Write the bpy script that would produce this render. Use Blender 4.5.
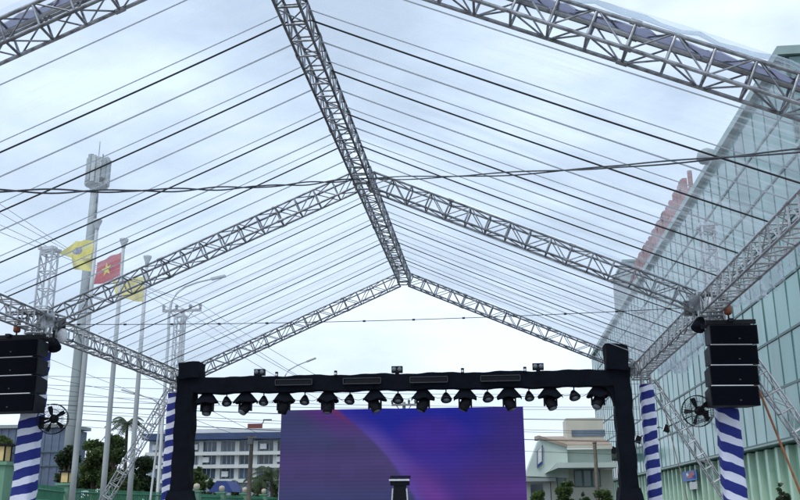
import bpy, bmesh, math, random
from mathutils import Vector, Matrix, Quaternion
random.seed(7)
scn = bpy.context.scene
for o in list(bpy.data.objects): bpy.data.objects.remove(o)

# ------------------------------------------------------------------ camera
F_PX, YAW, PITCH, ROLL, EYE = 895.9, 0.1035, 0.2795, -0.0051, 1.6
cy, sy, cp, sp = math.cos(YAW), math.sin(YAW), math.cos(PITCH), math.sin(PITCH)
fw = Vector((-sy*cp, cy*cp, sp)); rt0 = Vector((cy, sy, 0)); up0 = rt0.cross(fw)
rt = rt0*math.cos(ROLL) + up0*math.sin(ROLL); up = up0*math.cos(ROLL) - rt0*math.sin(ROLL)
cd = bpy.data.cameras.new('camera'); cam = bpy.data.objects.new('camera', cd); scn.collection.objects.link(cam)
cam.matrix_world = Matrix(((rt.x, up.x, -fw.x, 0), (rt.y, up.y, -fw.y, 0), (rt.z, up.z, -fw.z, EYE), (0, 0, 0, 1)))
cd.sensor_width = 36; cd.lens = F_PX*36/800; cd.clip_start = 0.05; cd.clip_end = 5000
scn.camera = cam
def ray(x, y): return fw + rt*((x-400)/F_PX) + up*((250-y)/F_PX)
def at(x, y, Y):                       # point of the photo ray at ground distance Y
    d = ray(x, y); return Vector((0, 0, EYE)) + d*(Y/d.y)
def atX(x, y, X):
    d = ray(x, y); return Vector((0, 0, EYE)) + d*(X/d.x)

# ------------------------------------------------------------------ sky, sun, exposure
SUN_EL, SUN_AZ = math.radians(58), math.radians(215)      # azimuth clockwise from +Y
w = bpy.data.worlds.new('World'); scn.world = w; w.use_nodes = True
nt = w.node_tree; nt.nodes.clear()
out = nt.nodes.new('ShaderNodeOutputWorld'); bg = nt.nodes.new('ShaderNodeBackground')
sky = nt.nodes.new('ShaderNodeTexSky'); sky.sky_type = 'NISHITA'; sky.sun_disc = False
sky.sun_elevation = SUN_EL; sky.sun_rotation = SUN_AZ; sky.air_density = 1.2; sky.dust_density = 2.0
tc = nt.nodes.new('ShaderNodeTexCoord'); mp = nt.nodes.new('ShaderNodeMapping')
mp.inputs['Scale'].default_value = (1.0, 1.0, 2.6)
nz = nt.nodes.new('ShaderNodeTexNoise'); nz.inputs['Scale'].default_value = 3.4; nz.inputs['Detail'].default_value = 7; nz.inputs['Roughness'].default_value = .55
rp = nt.nodes.new('ShaderNodeValToRGB'); rp.color_ramp.elements[0].position = .34; rp.color_ramp.elements[0].color = (.55, .55, .55, 1)
rp.color_ramp.elements[1].position = .62; rp.color_ramp.elements[1].color = (.97, .97, .97, 1)
mx = nt.nodes.new('ShaderNodeMix'); mx.data_type = 'RGBA'; mx.inputs['B'].default_value = (8.7, 10.1, 12.0, 1)
nt.links.new(tc.outputs['Generated'], mp.inputs['Vector']); nt.links.new(mp.outputs[0], nz.inputs['Vector'])
nt.links.new(nz.outputs['Fac'], rp.inputs['Fac']); nt.links.new(rp.outputs['Color'], mx.inputs['Factor'])
nt.links.new(sky.outputs['Color'], mx.inputs['A']); nt.links.new(mx.outputs['Result'], bg.inputs['Color'])
bg.inputs['Strength'].default_value = 0.115; nt.links.new(bg.outputs[0], out.inputs[0])
sd = bpy.data.lights.new('sun', 'SUN'); so = bpy.data.objects.new('sun', sd); scn.collection.objects.link(so)
sd.energy = 1.2; sd.angle = math.radians(15); sd.color = (1, .965, .92)
sdir = Vector((math.sin(SUN_AZ)*math.cos(SUN_EL), math.cos(SUN_AZ)*math.cos(SUN_EL), math.sin(SUN_EL)))
so.rotation_euler = sdir.to_track_quat('Z', 'Y').to_euler(); so.location = (0, -5, 40)
vs = scn.view_settings; vs.view_transform = 'Standard'; vs.look = 'None'; vs.exposure = 0.0; vs.gamma = 1; vs.use_curve_mapping = False
scn.render.resolution_x, scn.render.resolution_y = 1024, 640
scn.cycles.max_bounces = 8; scn.cycles.transparent_max_bounces = 24

# ------------------------------------------------------------------ materials
MAT = {}
def mat(name, col, rough=.6, metal=0, var=.15, scale=6, bump=0, bscale=40, spec=.5, rnd=0, col2=None, coords='Object', stretch=(1, 1, 1)):
    m = bpy.data.materials.new(name); m.use_nodes = True; t = m.node_tree; b = t.nodes['Principled BSDF']
    b.inputs['Roughness'].default_value = rough; b.inputs['Metallic'].default_value = metal; b.inputs['Specular IOR Level'].default_value = spec
    g = t.nodes.new('ShaderNodeNewGeometry'); mpp = t.nodes.new('ShaderNodeMapping'); mpp.inputs['Scale'].default_value = stretch
    t.links.new(g.outputs['Position'], mpp.inputs['Vector'])
    n = t.nodes.new('ShaderNodeTexNoise'); n.inputs['Scale'].default_value = scale; n.inputs['Detail'].default_value = 6; t.links.new(mpp.outputs[0], n.inputs['Vector'])
    r = t.nodes.new('ShaderNodeValToRGB'); r.color_ramp.elements[0].position = .3; r.color_ramp.elements[1].position = .7
    c2 = col2 or [c*(1+var) for c in col]; c1 = [c*(1-var) for c in col]
    r.color_ramp.elements[0].color = (*c1, 1); r.color_ramp.elements[1].color = (*c2, 1)
    t.links.new(n.outputs['Fac'], r.inputs['Fac']); last = r.outputs['Color']
    if rnd:
        oi = t.nodes.new('ShaderNodeObjectInfo'); mr = t.nodes.new('ShaderNodeMapRange')
        mr.inputs['To Min'].default_value = 1-rnd; mr.inputs['To Max'].default_value = 1+rnd
        hs = t.nodes.new('ShaderNodeHueSaturation'); t.links.new(oi.outputs['Random'], mr.inputs['Value']); t.links.new(mr.outputs[0], hs.inputs['Value'])
        t.links.new(last, hs.inputs['Color']); last = hs.outputs['Color']
    t.links.new(last, b.inputs['Base Color'])
    rr = t.nodes.new('ShaderNodeMapRange'); rr.inputs['To Min'].default_value = max(.02, rough-.12); rr.inputs['To Max'].default_value = min(1, rough+.12)
    t.links.new(n.outputs['Fac'], rr.inputs['Value']); t.links.new(rr.outputs[0], b.inputs['Roughness'])
    if bump:
        n2 = t.nodes.new('ShaderNodeTexNoise'); n2.inputs['Scale'].default_value = bscale; n2.inputs['Detail'].default_value = 4; t.links.new(mpp.outputs[0], n2.inputs['Vector'])
        bp = t.nodes.new('ShaderNodeBump'); bp.inputs['Strength'].default_value = bump; bp.inputs['Distance'].default_value = .05
        t.links.new(n2.outputs['Fac'], bp.inputs['Height']); t.links.new(bp.outputs[0], b.inputs['Normal'])
    MAT[name] = m; return m
mat('alu', (.25, .26, .275), .30, .75, .5, 9, rnd=.3)
mat('alu_light', (.40, .41, .42), .34, .6, .3, 7, rnd=.22)
mat('rod', (.42, .44, .47), .5, 0, .12, 3)
_t = MAT['rod'].node_tree; _tl = _t.nodes.new('ShaderNodeBsdfTranslucent'); _tl.inputs[0].default_value = (.80, .83, .85, 1); _ms = _t.nodes.new('ShaderNodeMixShader'); _ms.inputs[0].default_value = .6
_t.links.new(_t.nodes['Principled BSDF'].outputs[0], _ms.inputs[1]); _t.links.new(_tl.outputs[0], _ms.inputs[2]); _t.links.new(_ms.outputs[0], _t.nodes['Material Output'].inputs[0])
mat('blackcable', (.012, .013, .016), .6, 0, .2, 4)
mat('greycable', (.07, .075, .085), .7, 0, .3, 3)
mat('blackcloth', (.0045, .006, .011), .92, 0, .35, 2.5, bump=.6, bscale=5, spec=.15)
mat('blackplastic', (.005, .006, .009), .55, 0, .3, 9, bump=.1, spec=.22)
mat('grille', (.0025, .0035, .007), .85, 0, .3, 60, bump=.3, bscale=180, spec=.06)
mat('lightbar', (.055, .06, .07), .4, .3, .2, 9)
mat('lens', (.16, .18, .20), .12, .2, .2, 20)
mat('whiteplastic', (.78, .79, .80), .45, 0, .05, 10)
mat('hoist', (.22, .06, .025), .5, 0, .25, 12)
mat('orangestrap', (.42, .16, .07), .8, 0, .25, 12)
mat('rope', (.30, .24, .18), .9, 0, .3, 20)
mat('purple', (.42, .43, .52), .6, 0, .2, 3, bump=.4, bscale=8)
_t = MAT['purple'].node_tree; _tl = _t.nodes.new('ShaderNodeBsdfTranslucent'); _tl.inputs[0].default_value = (.56, .57, .66, 1); _ms = _t.nodes.new('ShaderNodeMixShader'); _ms.inputs[0].default_value = .8
_t.links.new(_t.nodes['Principled BSDF'].outputs[0], _ms.inputs[1]); _t.links.new(_tl.outputs[0], _ms.inputs[2]); _t.links.new(_ms.outputs[0], _t.nodes['Material Output'].inputs[0])
mat('asphalt', (.075, .075, .075), .9, 0, .3, 1.2, bump=.4, bscale=60)
mat('concrete', (.30, .29, .27), .9, 0, .2, 1.5, bump=.3)
mat('deck', (.05, .05, .055), .7, 0, .3, 3)
mat('glasspanel', (.098, .25, .232), .13, 0, .28, .35, spec=.6, rnd=.2, stretch=(1, 1, .25))
mat('glassdark', (.10, .185, .18), .2, 0, .2, .4, spec=.6, rnd=.15)
mat('seam', (.09, .14, .14), .5, .2, .15, 2)
mat('coping', (.27, .36, .345), .45, .1, .1, 1)
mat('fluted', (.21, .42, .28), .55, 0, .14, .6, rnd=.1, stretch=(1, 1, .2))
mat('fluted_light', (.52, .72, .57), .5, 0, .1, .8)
mat('redsign', (.36, .17, .17), .7, 0, .2, .8, rnd=.15)  # red dulled and paled so the film's haze sits in the colour
mat('whitewall', (.62, .64, .62), .8, 0, .08, .6, bump=.05)
mat('palegreen', (.50, .58, .53), .8, 0, .08, .6)
mat('creamwall', (.56, .55, .47), .85, 0, .1, .6)
mat('brownroof', (.36, .28, .22), .8, 0, .15, 1.5)
mat('officewhite', (.50, .58, .67), .8, 0, .12, .5)
mat('blueroof', (.035, .065, .16), .55, 0, .2, .5)
mat('bluewall', (.12, .16, .23), .6, 0, .15, .4, stretch=(1, 1, 4))
mat('window', (.075, .105, .145), .15, 0, .5, .5, spec=.6, rnd=.4)
mat('greenfence', (.035, .19, .105), .6, 0, .2, 3)
mat('fencepillar', (.15, .30, .20), .8, 0, .15, 2)
mat('lampglass', (.70, .52, .22), .3, 0, .15, 4)
mat('globe', (.48, .43, .33), .4, 0, .1, 5)
mat('pole', (.40, .42, .42), .5, .3, .12, 1)
mat('tower', (.30, .34, .34), .6, .1, .12, .6)
mat('antenna', (.42, .45, .44), .6, 0, .12, 2, rnd=.15)
mat('antenna_dark', (.10, .11, .12), .6, 0, .2, 2)
mat('wood', (.17, .145, .115), .9, 0, .25, 3)
mat('concpole', (.26, .26, .25), .9, 0, .2, 2)
mat('flagyellow', (.78, .66, .035), .7, 0, .1, 2)
mat('flagred', (.55, .018, .035), .7, 0, .1, 2)
mat('staryellow', (.85, .68, .05), .6, 0, .05, 2)
mat('emblem', (.10, .11, .32), .7, 0, .1, 4)
mat('bark', (.11, .085, .06), .95, 0, .3, 6, bump=.5)
mat('leaf', (.072, .115, .032), .65, 0, .45, .9, rnd=.1)
mat('leaf_dark', (.04, .075, .028), .65, 0, .45, .9)
mat('palmleaf', (.045, .075, .025), .6, 0, .35, 1.2)
mat('posterblue', (.03, .14, .45), .5, 0, .2, 1)
mat('posterred', (.40, .10, .14), .5, 0, .2, 1)
mat('orangewall', (.14, .04, .035), .8, 0, .2, 1)
mat('awning', (.03, .06, .22), .7, 0, .15, 1)
# translucent foliage
for k in ('leaf', 'leaf_dark', 'palmleaf'):
    _t = MAT[k].node_tree; _b = _t.nodes['Principled BSDF']; _tl = _t.nodes.new('ShaderNodeBsdfTranslucent'); _ms = _t.nodes.new('ShaderNodeMixShader'); _ms.inputs[0].default_value = .4
    _t.links.new(_b.inputs['Base Color'].links[0].from_socket, _tl.inputs[0]); _t.links.new(_b.outputs[0], _ms.inputs[1]); _t.links.new(_tl.outputs[0], _ms.inputs[2]); _t.links.new(_ms.outputs[0], _t.nodes['Material Output'].inputs[0])
def film_mat(name, haze, tint):
    m = bpy.data.materials.new(name); m.use_nodes = True; t = m.node_tree; t.nodes.clear()
    o = t.nodes.new('ShaderNodeOutputMaterial'); tr = t.nodes.new('ShaderNodeBsdfTransparent'); tr.inputs[0].default_value = (*tint, 1)
    gl = t.nodes.new('ShaderNodeBsdfGlossy'); gl.inputs['Roughness'].default_value = .12
    df = t.nodes.new('ShaderNodeBsdfTranslucent'); df.inputs[0].default_value = (.82, .88, .95, 1)
    d2 = t.nodes.new('ShaderNodeBsdfDiffuse'); d2.inputs[0].default_value = (.78, .84, .9, 1)
    g = t.nodes.new('ShaderNodeNewGeometry'); mpp = t.nodes.new('ShaderNodeMapping'); mpp.inputs['Scale'].default_value = (.35, 2.2, .35)
    n = t.nodes.new('ShaderNodeTexNoise'); n.inputs['Scale'].default_value = 1.6; n.inputs['Detail'].default_value = 8; n.inputs['Roughness'].default_value = .65
    t.links.new(g.outputs['Position'], mpp.inputs[0]); t.links.new(mpp.outputs[0], n.inputs[0])
    mr = t.nodes.new('ShaderNodeMapRange'); mr.inputs['From Min'].default_value = .36; mr.inputs['From Max'].default_value = .66
    mr.inputs['To Min'].default_value = haze*.35; mr.inputs['To Max'].default_value = haze*1.7; t.links.new(n.outputs['Fac'], mr.inputs[0])
    mp2 = t.nodes.new('ShaderNodeMapping'); mp2.inputs['Scale'].default_value = (.5, 6, .5); mp2.inputs['Rotation'].default_value = (0, 0, .05); t.links.new(g.outputs['Position'], mp2.inputs[0])
    n3 = t.nodes.new('ShaderNodeTexNoise'); n3.inputs['Scale'].default_value = 1.5; n3.inputs['Detail'].default_value = 6; n3.inputs['Distortion'].default_value = .8; t.links.new(mp2.outputs[0], n3.inputs[0])
    st = t.nodes.new('ShaderNodeMapRange'); st.inputs['From Min'].default_value = .56; st.inputs['From Max'].default_value = .74; st.inputs['To Max'].default_value = haze*1.5; t.links.new(n3.outputs['Fac'], st.inputs[0])
    hz_ = t.nodes.new('ShaderNodeMath'); hz_.operation = 'ADD'; t.links.new(mr.outputs[0], hz_.inputs[0]); t.links.new(st.outputs[0], hz_.inputs[1])
    bp = t.nodes.new('ShaderNodeBump'); bp.inputs['Strength'].default_value = .6; bp.inputs['Distance'].default_value = .08; t.links.new(n3.outputs['Fac'], bp.inputs['Height']); t.links.new(bp.outputs[0], gl.inputs['Normal'])
    lw = t.nodes.new('ShaderNodeLayerWeight'); lw.inputs['Blend'].default_value = .5
    pwn = t.nodes.new('ShaderNodeMath'); pwn.operation = 'POWER'; pwn.inputs[1].default_value = 4.5; t.links.new(lw.outputs['Facing'], pwn.inputs[0])
    fr = t.nodes.new('ShaderNodeMath'); fr.operation = 'MULTIPLY_ADD'; fr.inputs[1].default_value = .42; fr.inputs[2].default_value = .035; t.links.new(pwn.outputs[0], fr.inputs[0])
    dd = t.nodes.new('ShaderNodeMixShader'); dd.inputs[0].default_value = .35; t.links.new(df.outputs[0], dd.inputs[1]); t.links.new(d2.outputs[0], dd.inputs[2])
    m1 = t.nodes.new('ShaderNodeMixShader'); hm = t.nodes.new('ShaderNodeMath'); hm.operation = 'MULTIPLY_ADD'; hm.inputs[1].default_value = 1.3; hm.inputs[2].default_value = .45; t.links.new(lw.outputs['Facing'], hm.inputs[0])
    h2 = t.nodes.new('ShaderNodeMath'); h2.operation = 'MULTIPLY'; t.links.new(hm.outputs[0], h2.inputs[0]); t.links.new(hz_.outputs[0], h2.inputs[1]); t.links.new(h2.outputs[0], m1.inputs[0]); t.links.new(tr.outputs[0], m1.inputs[1]); t.links.new(dd.outputs[0], m1.inputs[2])
    m2 = t.nodes.new('ShaderNodeMixShader'); t.links.new(fr.outputs[0], m2.inputs[0]); t.links.new(m1.outputs[0], m2.inputs[1]); t.links.new(gl.outputs[0], m2.inputs[2])
    t.links.new(m2.outputs[0], o.inputs[0]); MAT[name] = m
film_mat('film', .16, (.905, .95, .975)); film_mat('film_back', .21, (.90, .945, .97)); film_mat('film_bundle', .28, (.88, .91, .93))

# ------------------------------------------------------------------ helpers
COL = scn.collection
def link(o): COL.objects.link(o); return o
def tag(o, label=None, cat=None, group=None, kind=None):
    if label: o['label'] = label
    if cat: o['category'] = cat
    if group: o['group'] = group
    if kind: o['kind'] = kind
    return o
def thing(name, label, cat, loc, group=None):
    o = link(bpy.data.objects.new(name, None)); o.location = loc; o.empty_display_size = .2
    o.matrix_world = Matrix.Translation(loc); ORG[o.name] = Vector(loc)
    return tag(o, label, cat, group)
ORG = {}
def place(o, M, parent):
    if parent is None: o.matrix_world = M
    else:
        o.parent = parent; o.matrix_parent_inverse = Matrix.Identity(4)
        PW = WORLD.get(parent.name) or Matrix.Translation(ORG.get(parent.name, Vector((0, 0, 0))))
        o.matrix_local = PW.inverted() @ M
    WORLD[o.name] = M.copy()
    return o
WORLD = {}
SH = {}
def shared(kind, m):
    key = (kind, m)
    if key in SH: return SH[key]
    bm = bmesh.new()
    if kind == 'box': bmesh.ops.create_cube(bm, size=1)
    elif kind.startswith('cyl'):
        n = int(kind[3:]); bmesh.ops.create_cone(bm, cap_ends=True, segments=n, radius1=1, radius2=1, depth=1)
        for f in bm.faces:
            if len(f.verts) == 4: f.smooth = True
    me = bpy.data.meshes.new(kind); bm.to_mesh(me); bm.free(); me.materials.append(MAT[m]); SH[key] = me; return me
def bar(name, a, b, r, m, parent=None, n=8, flat=None):
    a, b = Vector(a), Vector(b); d = b-a; L = d.length
    q = d.normalized().to_track_quat('Z', 'Y').to_matrix().to_4x4()
    M = Matrix.Translation((a+b)/2) @ q @ Matrix.Diagonal((r, flat or r, L, 1))
    return place(link(bpy.data.objects.new(name, shared('cyl%d' % n, m))), M, parent)
def box(name, c, s, m, parent=None, rot=None):
    M = Matrix.Translation(c) @ (rot or Matrix.Identity(4)) @ Matrix.Diagonal((*s, 1))
    return place(link(bpy.data.objects.new(name, shared('box', m))), M, parent)
def mesh(name, verts, faces, m, parent=None, smooth=False, uvs=None):
    me = bpy.data.meshes.new(name); me.from_pydata([tuple(v) for v in verts], [], faces); me.update()
    if smooth: me.polygons.foreach_set('use_smooth', [True]*len(me.polygons))
    if m: me.materials.append(MAT[m])
    o = link(bpy.data.objects.new(name, me)); M = Matrix.Identity(4)
    if parent is not None: place(o, M, parent)
    else: WORLD[o.name] = M
    return o
def tube_geo(pts, r, n=6, V=None, Fc=None):
    V = [] if V is None else V; Fc = [] if Fc is None else Fc; pts = [Vector(p) for p in pts]
    rs = r if isinstance(r, (list, tuple)) else [r]*len(pts); base = len(V)
    for i, p in enumerate(pts):
        t = (pts[min(i+1, len(pts)-1)]-pts[max(i-1, 0)]).normalized()
        ref = Vector((0, 0, 1)) if abs(t.z) < .9 else Vector((1, 0, 0)); u = t.cross(ref).normalized(); v = t.cross(u)
        for k in range(n):
            a = 2*math.pi*k/n; V.append(p+(u*math.cos(a)+v*math.sin(a))*rs[i])
    for i in range(len(pts)-1):
        for k in range(n):
            k2 = (k+1) % n; Fc.append((base+i*n+k, base+i*n+k2, base+(i+1)*n+k2, base+(i+1)*n+k))
    Fc.append(tuple(base+k for k in range(n))); Fc.append(tuple(base+(len(pts)-1)*n+k for k in reversed(range(n))))
    return V, Fc
def tube(name, pts, r, m, parent=None, n=6):
    V, Fc = tube_geo(pts, r, n); return mesh(name, V, Fc, m, parent, True)
def sag(a, b, s, n=16):
    a, b = Vector(a), Vector(b); return [a.lerp(b, i/n)-Vector((0, 0, s*4*(i/n)*(1-i/n))) for i in range(n+1)]
def lathe(name, c, prof, m, parent=None, n=16, axis=None, sq=False):
    V, Fc = [], []; q = (axis or Vector((0, 0, 1))).normalized().to_track_quat('Z', 'Y').to_matrix(); c = Vector(c)
    for (r, h) in prof:
        for k in range(n):
            a = 2*math.pi*(k+.5)/n; V.append(c+q @ Vector((r*math.cos(a), r*math.sin(a), h)))
    for i in range(len(prof)-1):
        for k in range(n):
            k2 = (k+1) % n; Fc.append((i*n+k, i*n+k2, (i+1)*n+k2, (i+1)*n+k))
    Fc.append(tuple(reversed(range(n)))); Fc.append(tuple((len(prof)-1)*n+k for k in range(n)))
    return mesh(name, V, Fc, m, parent, not sq)

# ------------------------------------------------------------------ tent geometry
XR, HE, HR = -2.877, 5.7255, 8.985
D1, D2, D3 = 9.94, 19.46, 28.94
XL, XRR = XR-7.5, XR+7.5
S = .36
# ground
g = mesh('ground', [(-1500, -60, 0), (1500, -60, 0), (1500, 3000, 0), (-1500, 3000, 0)], [(0, 1, 2, 3)], 'asphalt'); tag(g, kind='structure')
g = mesh('pavement', [(-13.2, -8, .004), (17, -8, .004), (17, 36, .004), (-13.2, 36, .004)], [(0, 1, 2, 3)], 'concrete'); tag(g, kind='structure')

def truss(name, label, A, B, s=S, cell=.5, m='alu', group=None, rc=.026, rp=.019, rd=.013, upv=None, lace=(0, 1, 2, 3), couple=True, cat='truss'):
    A, B = Vector(A), Vector(B); d = (B-A); L = d.length; t = d/L
    ref = upv or (Vector((0, 0, 1)) if abs(t.z) < .95 else Vector((0, 1, 0)))
    u = t.cross(ref).normalized(); v = u.cross(t).normalized()
    base = A if A.z <= B.z else B
    T = thing(name, label, cat, base, group); h = s/2
    cs = [u*h+v*h, -u*h+v*h, -u*h-v*h, u*h-v*h]
    for c in cs: bar('chord', A+c, B+c, rc, m, T)
    N = max(2, round(L/cell)); st = L/N
    e = .03
    for i in range(N+1):
        x = min(max(i*st, e), L-e); p = A+t*x
        for k in lace:
            a, b = cs[k], cs[(k+1) % 4]; bar('post', p+a, p+b, rp, m, T, 6)
    for i in range(N):
        p, q = A+t*(i*st+.03), A+t*((i+1)*st-.03)
        for k in lace:
            a, b = cs[k], cs[(k+1) % 4]
            if (i+(k > 1)) % 2: a, b = b, a
            bar('diagonal_brace', p+a, q+b, rd, m, T, 5)
    if couple:
        for j in range(6, N, 6):
            for c in cs: bar('coupler', A+t*(j*st-.07)+c, A+t*(j*st+.07)+c, rc*1.45, m, T)
    return T
pos = {D1: 'front', D2: 'middle', D3: 'back'}
for D in (D1, D2, D3):
    for X, sd_ in ((XL, 'left'), (XRR, 'right')):
        sg = 1 if X > XR else -1
        lab = {(D1, 'left'): 'sloping front roof truss with bare ladder bracing, side towards the flagpoles',
               (D1, 'right'): 'sloping front roof truss with rolled tarp on top, side towards the glass building',
               (D2, 'left'): 'middle sloping roof truss between ridge and flagpole side speaker array',
               (D2, 'right'): 'middle sloping roof truss between ridge and speaker array beside glass building',
               (D3, 'left'): 'back gable truss sloping from ridge end down to stage post beside the flagpoles',
               (D3, 'right'): 'back gable truss sloping from ridge end down to stage post beside glass building'}[(D, sd_)]
        truss('rafter_truss', lab, (X-sg*.2, D, HE+.2*.4346), (XR+sg*.19, D, HR-.19*.4346), group='sloping roof trusses of the clear tent', upv=Vector((0, 1, 0)))
truss('ridge_truss', 'ridge truss running between the front and middle roof trusses', (XR, D1+.19, HR), (XR, D2-.19, HR), group='ridge trusses')
truss('ridge_truss', 'ridge truss running from middle roof trusses to the back gable', (XR, D2+.19, HR), (XR, D3-.19, HR), group='ridge trusses')
for D in (D1, D2, D3):          # ridge junction boxes
    t = thing('ridge_joint', 'square steel joint box where ridge meets the %s roof trusses' % pos[D], 'joint', (XR, D, HR-.2), 'ridge joint boxes')
    for sx in (-1, 1):
        for sy_ in (-1, 1): bar('corner_post', (XR+sx*.19, D+sy_*.19, HR-.22), (XR+sx*.19, D+sy_*.19, HR+.22), .028, 'alu', t)
    for z in (-.2, .2):
        for s_ in (-1, 1):
            bar('rail', (XR-.19, D+s_*.19, HR+z), (XR+.19, D+s_*.19, HR+z), .022, 'alu', t); bar('rail', (XR+s_*.19, D-.19, HR+z), (XR+s_*.19, D+.19, HR+z), .022, 'alu', t)
for X, nm, m in ((XL, 'flagpole side', 'alu_light'), (XRR, 'glass building side', 'alu_light')):
    truss('eave_truss', 'horizontal eave truss, %s, front bay leading up to the speaker array' % nm, (X, D1+.24, HE), (X, D2-.24, HE), s=.38, m=m, group='horizontal eave trusses')
    truss('eave_truss', 'horizontal eave truss, %s, back bay between speaker array and stage post' % nm, (X, D2+.24, HE), (X, D3-.24, HE), s=.38, m=m, group='horizontal eave trusses')

# ---- striped fabric material (helical stripes from UV)
def stripe_mat(name, pitch, turns, phase=0):
    m = bpy.data.materials.new(name); m.use_nodes = True; t = m.node_tree; b = t.nodes['Principled BSDF']; b.inputs['Roughness'].default_value = .75
    uv = t.nodes.new('ShaderNodeUVMap'); sx = t.nodes.new('ShaderNodeSeparateXYZ'); t.links.new(uv.outputs[0], sx.inputs[0])
    def M(op, a, bb):
        n = t.nodes.new('ShaderNodeMath'); n.operation = op
        for i, x in enumerate((a, bb)):
            if isinstance(x, (int, float)): n.inputs[i].default_value = x
            else: t.links.new(x, n.inputs[i])
        return n.outputs[0]
    nz = t.nodes.new('ShaderNodeTexNoise'); nz.inputs['Scale'].default_value = 2.5; gg = t.nodes.new('ShaderNodeNewGeometry'); t.links.new(gg.outputs['Position'], nz.inputs['Vector'])
    wob = M('MULTIPLY', M('SUBTRACT', nz.outputs['Fac'], .5), .35)
    s = M('ADD', M('ADD', M('MULTIPLY', sx.outputs['Y'], 1/pitch), M('MULTIPLY', sx.outputs['X'], turns)), M('ADD', wob, phase))
    fr = M('FRACT', s, 0); th = M('GREATER_THAN', fr, .57)
    mx = t.nodes.new('ShaderNodeMix'); mx.data_type = 'RGBA'; mx.inputs['A'].default_value = (.007, .017, .19, 1); mx.inputs['B'].default_value = (.68, .70, .82, 1)
    t.links.new(th, mx.inputs['Factor']); t.links.new(mx.outputs['Result'], b.inputs['Base Color'])
    n2 = t.nodes.new('ShaderNodeTexNoise'); n2.inputs['Scale'].default_value = 9; t.links.new(gg.outputs['Position'], n2.inputs['Vector'])
    bp = t.nodes.new('ShaderNodeBump'); bp.inputs['Strength'].default_value = .35; bp.inputs['Distance'].default_value = .05; t.links.new(n2.outputs['Fac'], bp.inputs['Height']); t.links.new(bp.outputs[0], b.inputs['Normal'])
    MAT[name] = m
stripe_mat('stripe_a', .385, 1.6, .1); stripe_mat('stripe_b', .42, -1.0, .3); stripe_mat('stripe_c', .40, -1.0, .0); stripe_mat('stripe_d', .36, -1.0, .5)
def wrap(parent, x, y, z0, z1, half, m, edge='stripe'):
    n, rows = 40, int((z1-z0)/.08); V, Fc, UV = [], [], []
    rnd = random.Random(int(x*10+y*100)); ph = [rnd.uniform(0, 6.28) for _ in range(6)]
    for i in range(rows+1):
        z = z0+(z1-z0)*i/rows
        for k in range(n+1):
            a = 2*math.pi*k/n; ca, sa = math.cos(a), math.sin(a); p = 6.0
            rr = half/((abs(ca)**p+abs(sa)**p)**(1/p))
            rr *= 1+.025*math.sin(z*9+ph[0]+2*a)+.030*math.sin(z*4.1+ph[1]-a)+.022*math.sin(z*16.3+ph[2]+a)+.012*math.sin(z*27+ph[3]+3*a)
            V.append((x+rr*ca, y+rr*sa, z)); UV.append((k/n, z))
    for i in range(rows):
        for k in range(n): q = i*(n+1)+k; Fc.append((q, q+1, q+n+2, q+n+1))
    o = mesh('striped_wrap', V, Fc, m, parent, True); ul = o.data.uv_layers.new(name='UVMap')
    for lp in o.data.loops: ul.data[lp.index].uv = UV[lp.vertex_index]
    return o
def column(X, D, label, wrapm, ztop, half=.215, dx=0):
    X = X+dx
    T = thing('tent_column', label, 'column', (X, D, 0), 'truss columns carrying the tent')
    h = .145; m = 'alu_light'
    for sx in (-1, 1):
        for sy_ in (-1, 1): bar('upright', (X+sx*h, D+sy_*h, .03), (X+sx*h, D+sy_*h, ztop), .025, m, T)
    z = HE-.45
    while z < ztop-.1:
        cs = [(h, h), (-h, h), (-h, -h), (h, -h)]; z2 = min(z+.42, ztop-.02)
        for k in range(4):
            a, b = cs[k], cs[(k+1) % 4]
            bar('rung', (X+a[0], D+a[1], z), (X+b[0], D+b[1], z), .017, m, T, 6)
            bar('diagonal_brace', (X+a[0], D+a[1], z+.02), (X+b[0], D+b[1], z2-.02), .013, m, T, 5)
        z = z2
    for k, (px, py) in enumerate(((0, -h), (0, h), (-h, 0), (h, 0))):      # flat head frame
        box('head_rail', (X+px, D+py, ztop), (.42 if px == 0 else .05, .42 if py == 0 else .05, .07), m, T)
    bar('pulley_axle', (X-.17, D, ztop+.02), (X+.17, D, ztop+.02), .045, m, T, 10)
    # sleeve block around the column at eave height
    X -= dx
    for z in (HE-.26, HE+.26):
        for k in (-1, 1):
            bar('sleeve_rail', (X-.25, D+k*.25, z), (X+.25, D+k*.25, z), .026, m, T); bar('sleeve_rail', (X+k*.25, D-.25, z), (X+k*.25, D+.25, z), .026, m, T)
    for sx in (-1, 1):
        for sy_ in (-1, 1): bar('sleeve_post', (X+sx*.25, D+sy_*.25, HE-.28), (X+sx*.25, D+sy_*.25, HE+.28), .026, m, T)
    X += dx
    box('base_plate', (X, D, .02), (.8, .8, .03), 'alu', T)
    wrap(T, X, D, .05, HE-.47, half, wrapm)
    return T
column(XL, D2, 'tent column in wavy blue and white stripes below the flagpole side speaker array', 'stripe_d', at(38, 250, D2).z, .22)
column(XRR, D2, 'tent column in slanting blue and white stripes holding a black fan, near glass building', 'stripe_a', at(707, 226, D2).z, .215, .17)
column(XL, D3, 'slim blue and white striped tent column behind the stage post nearest the flagpoles', 'stripe_c', at(180, 316, D3).z, .205, -.15)
column(XRR, D3, 'blue and white striped tent column behind the stage post nearest the glass building', 'stripe_b', at(642, 312, D3).z, .205, .14)
column(XL, D1, 'striped tent column at the open front end, flagpole side', 'stripe_c', 7.8)
column(XRR, D1, 'striped tent column at the open front end, glass building side', 'stripe_a', 7.8)

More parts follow.
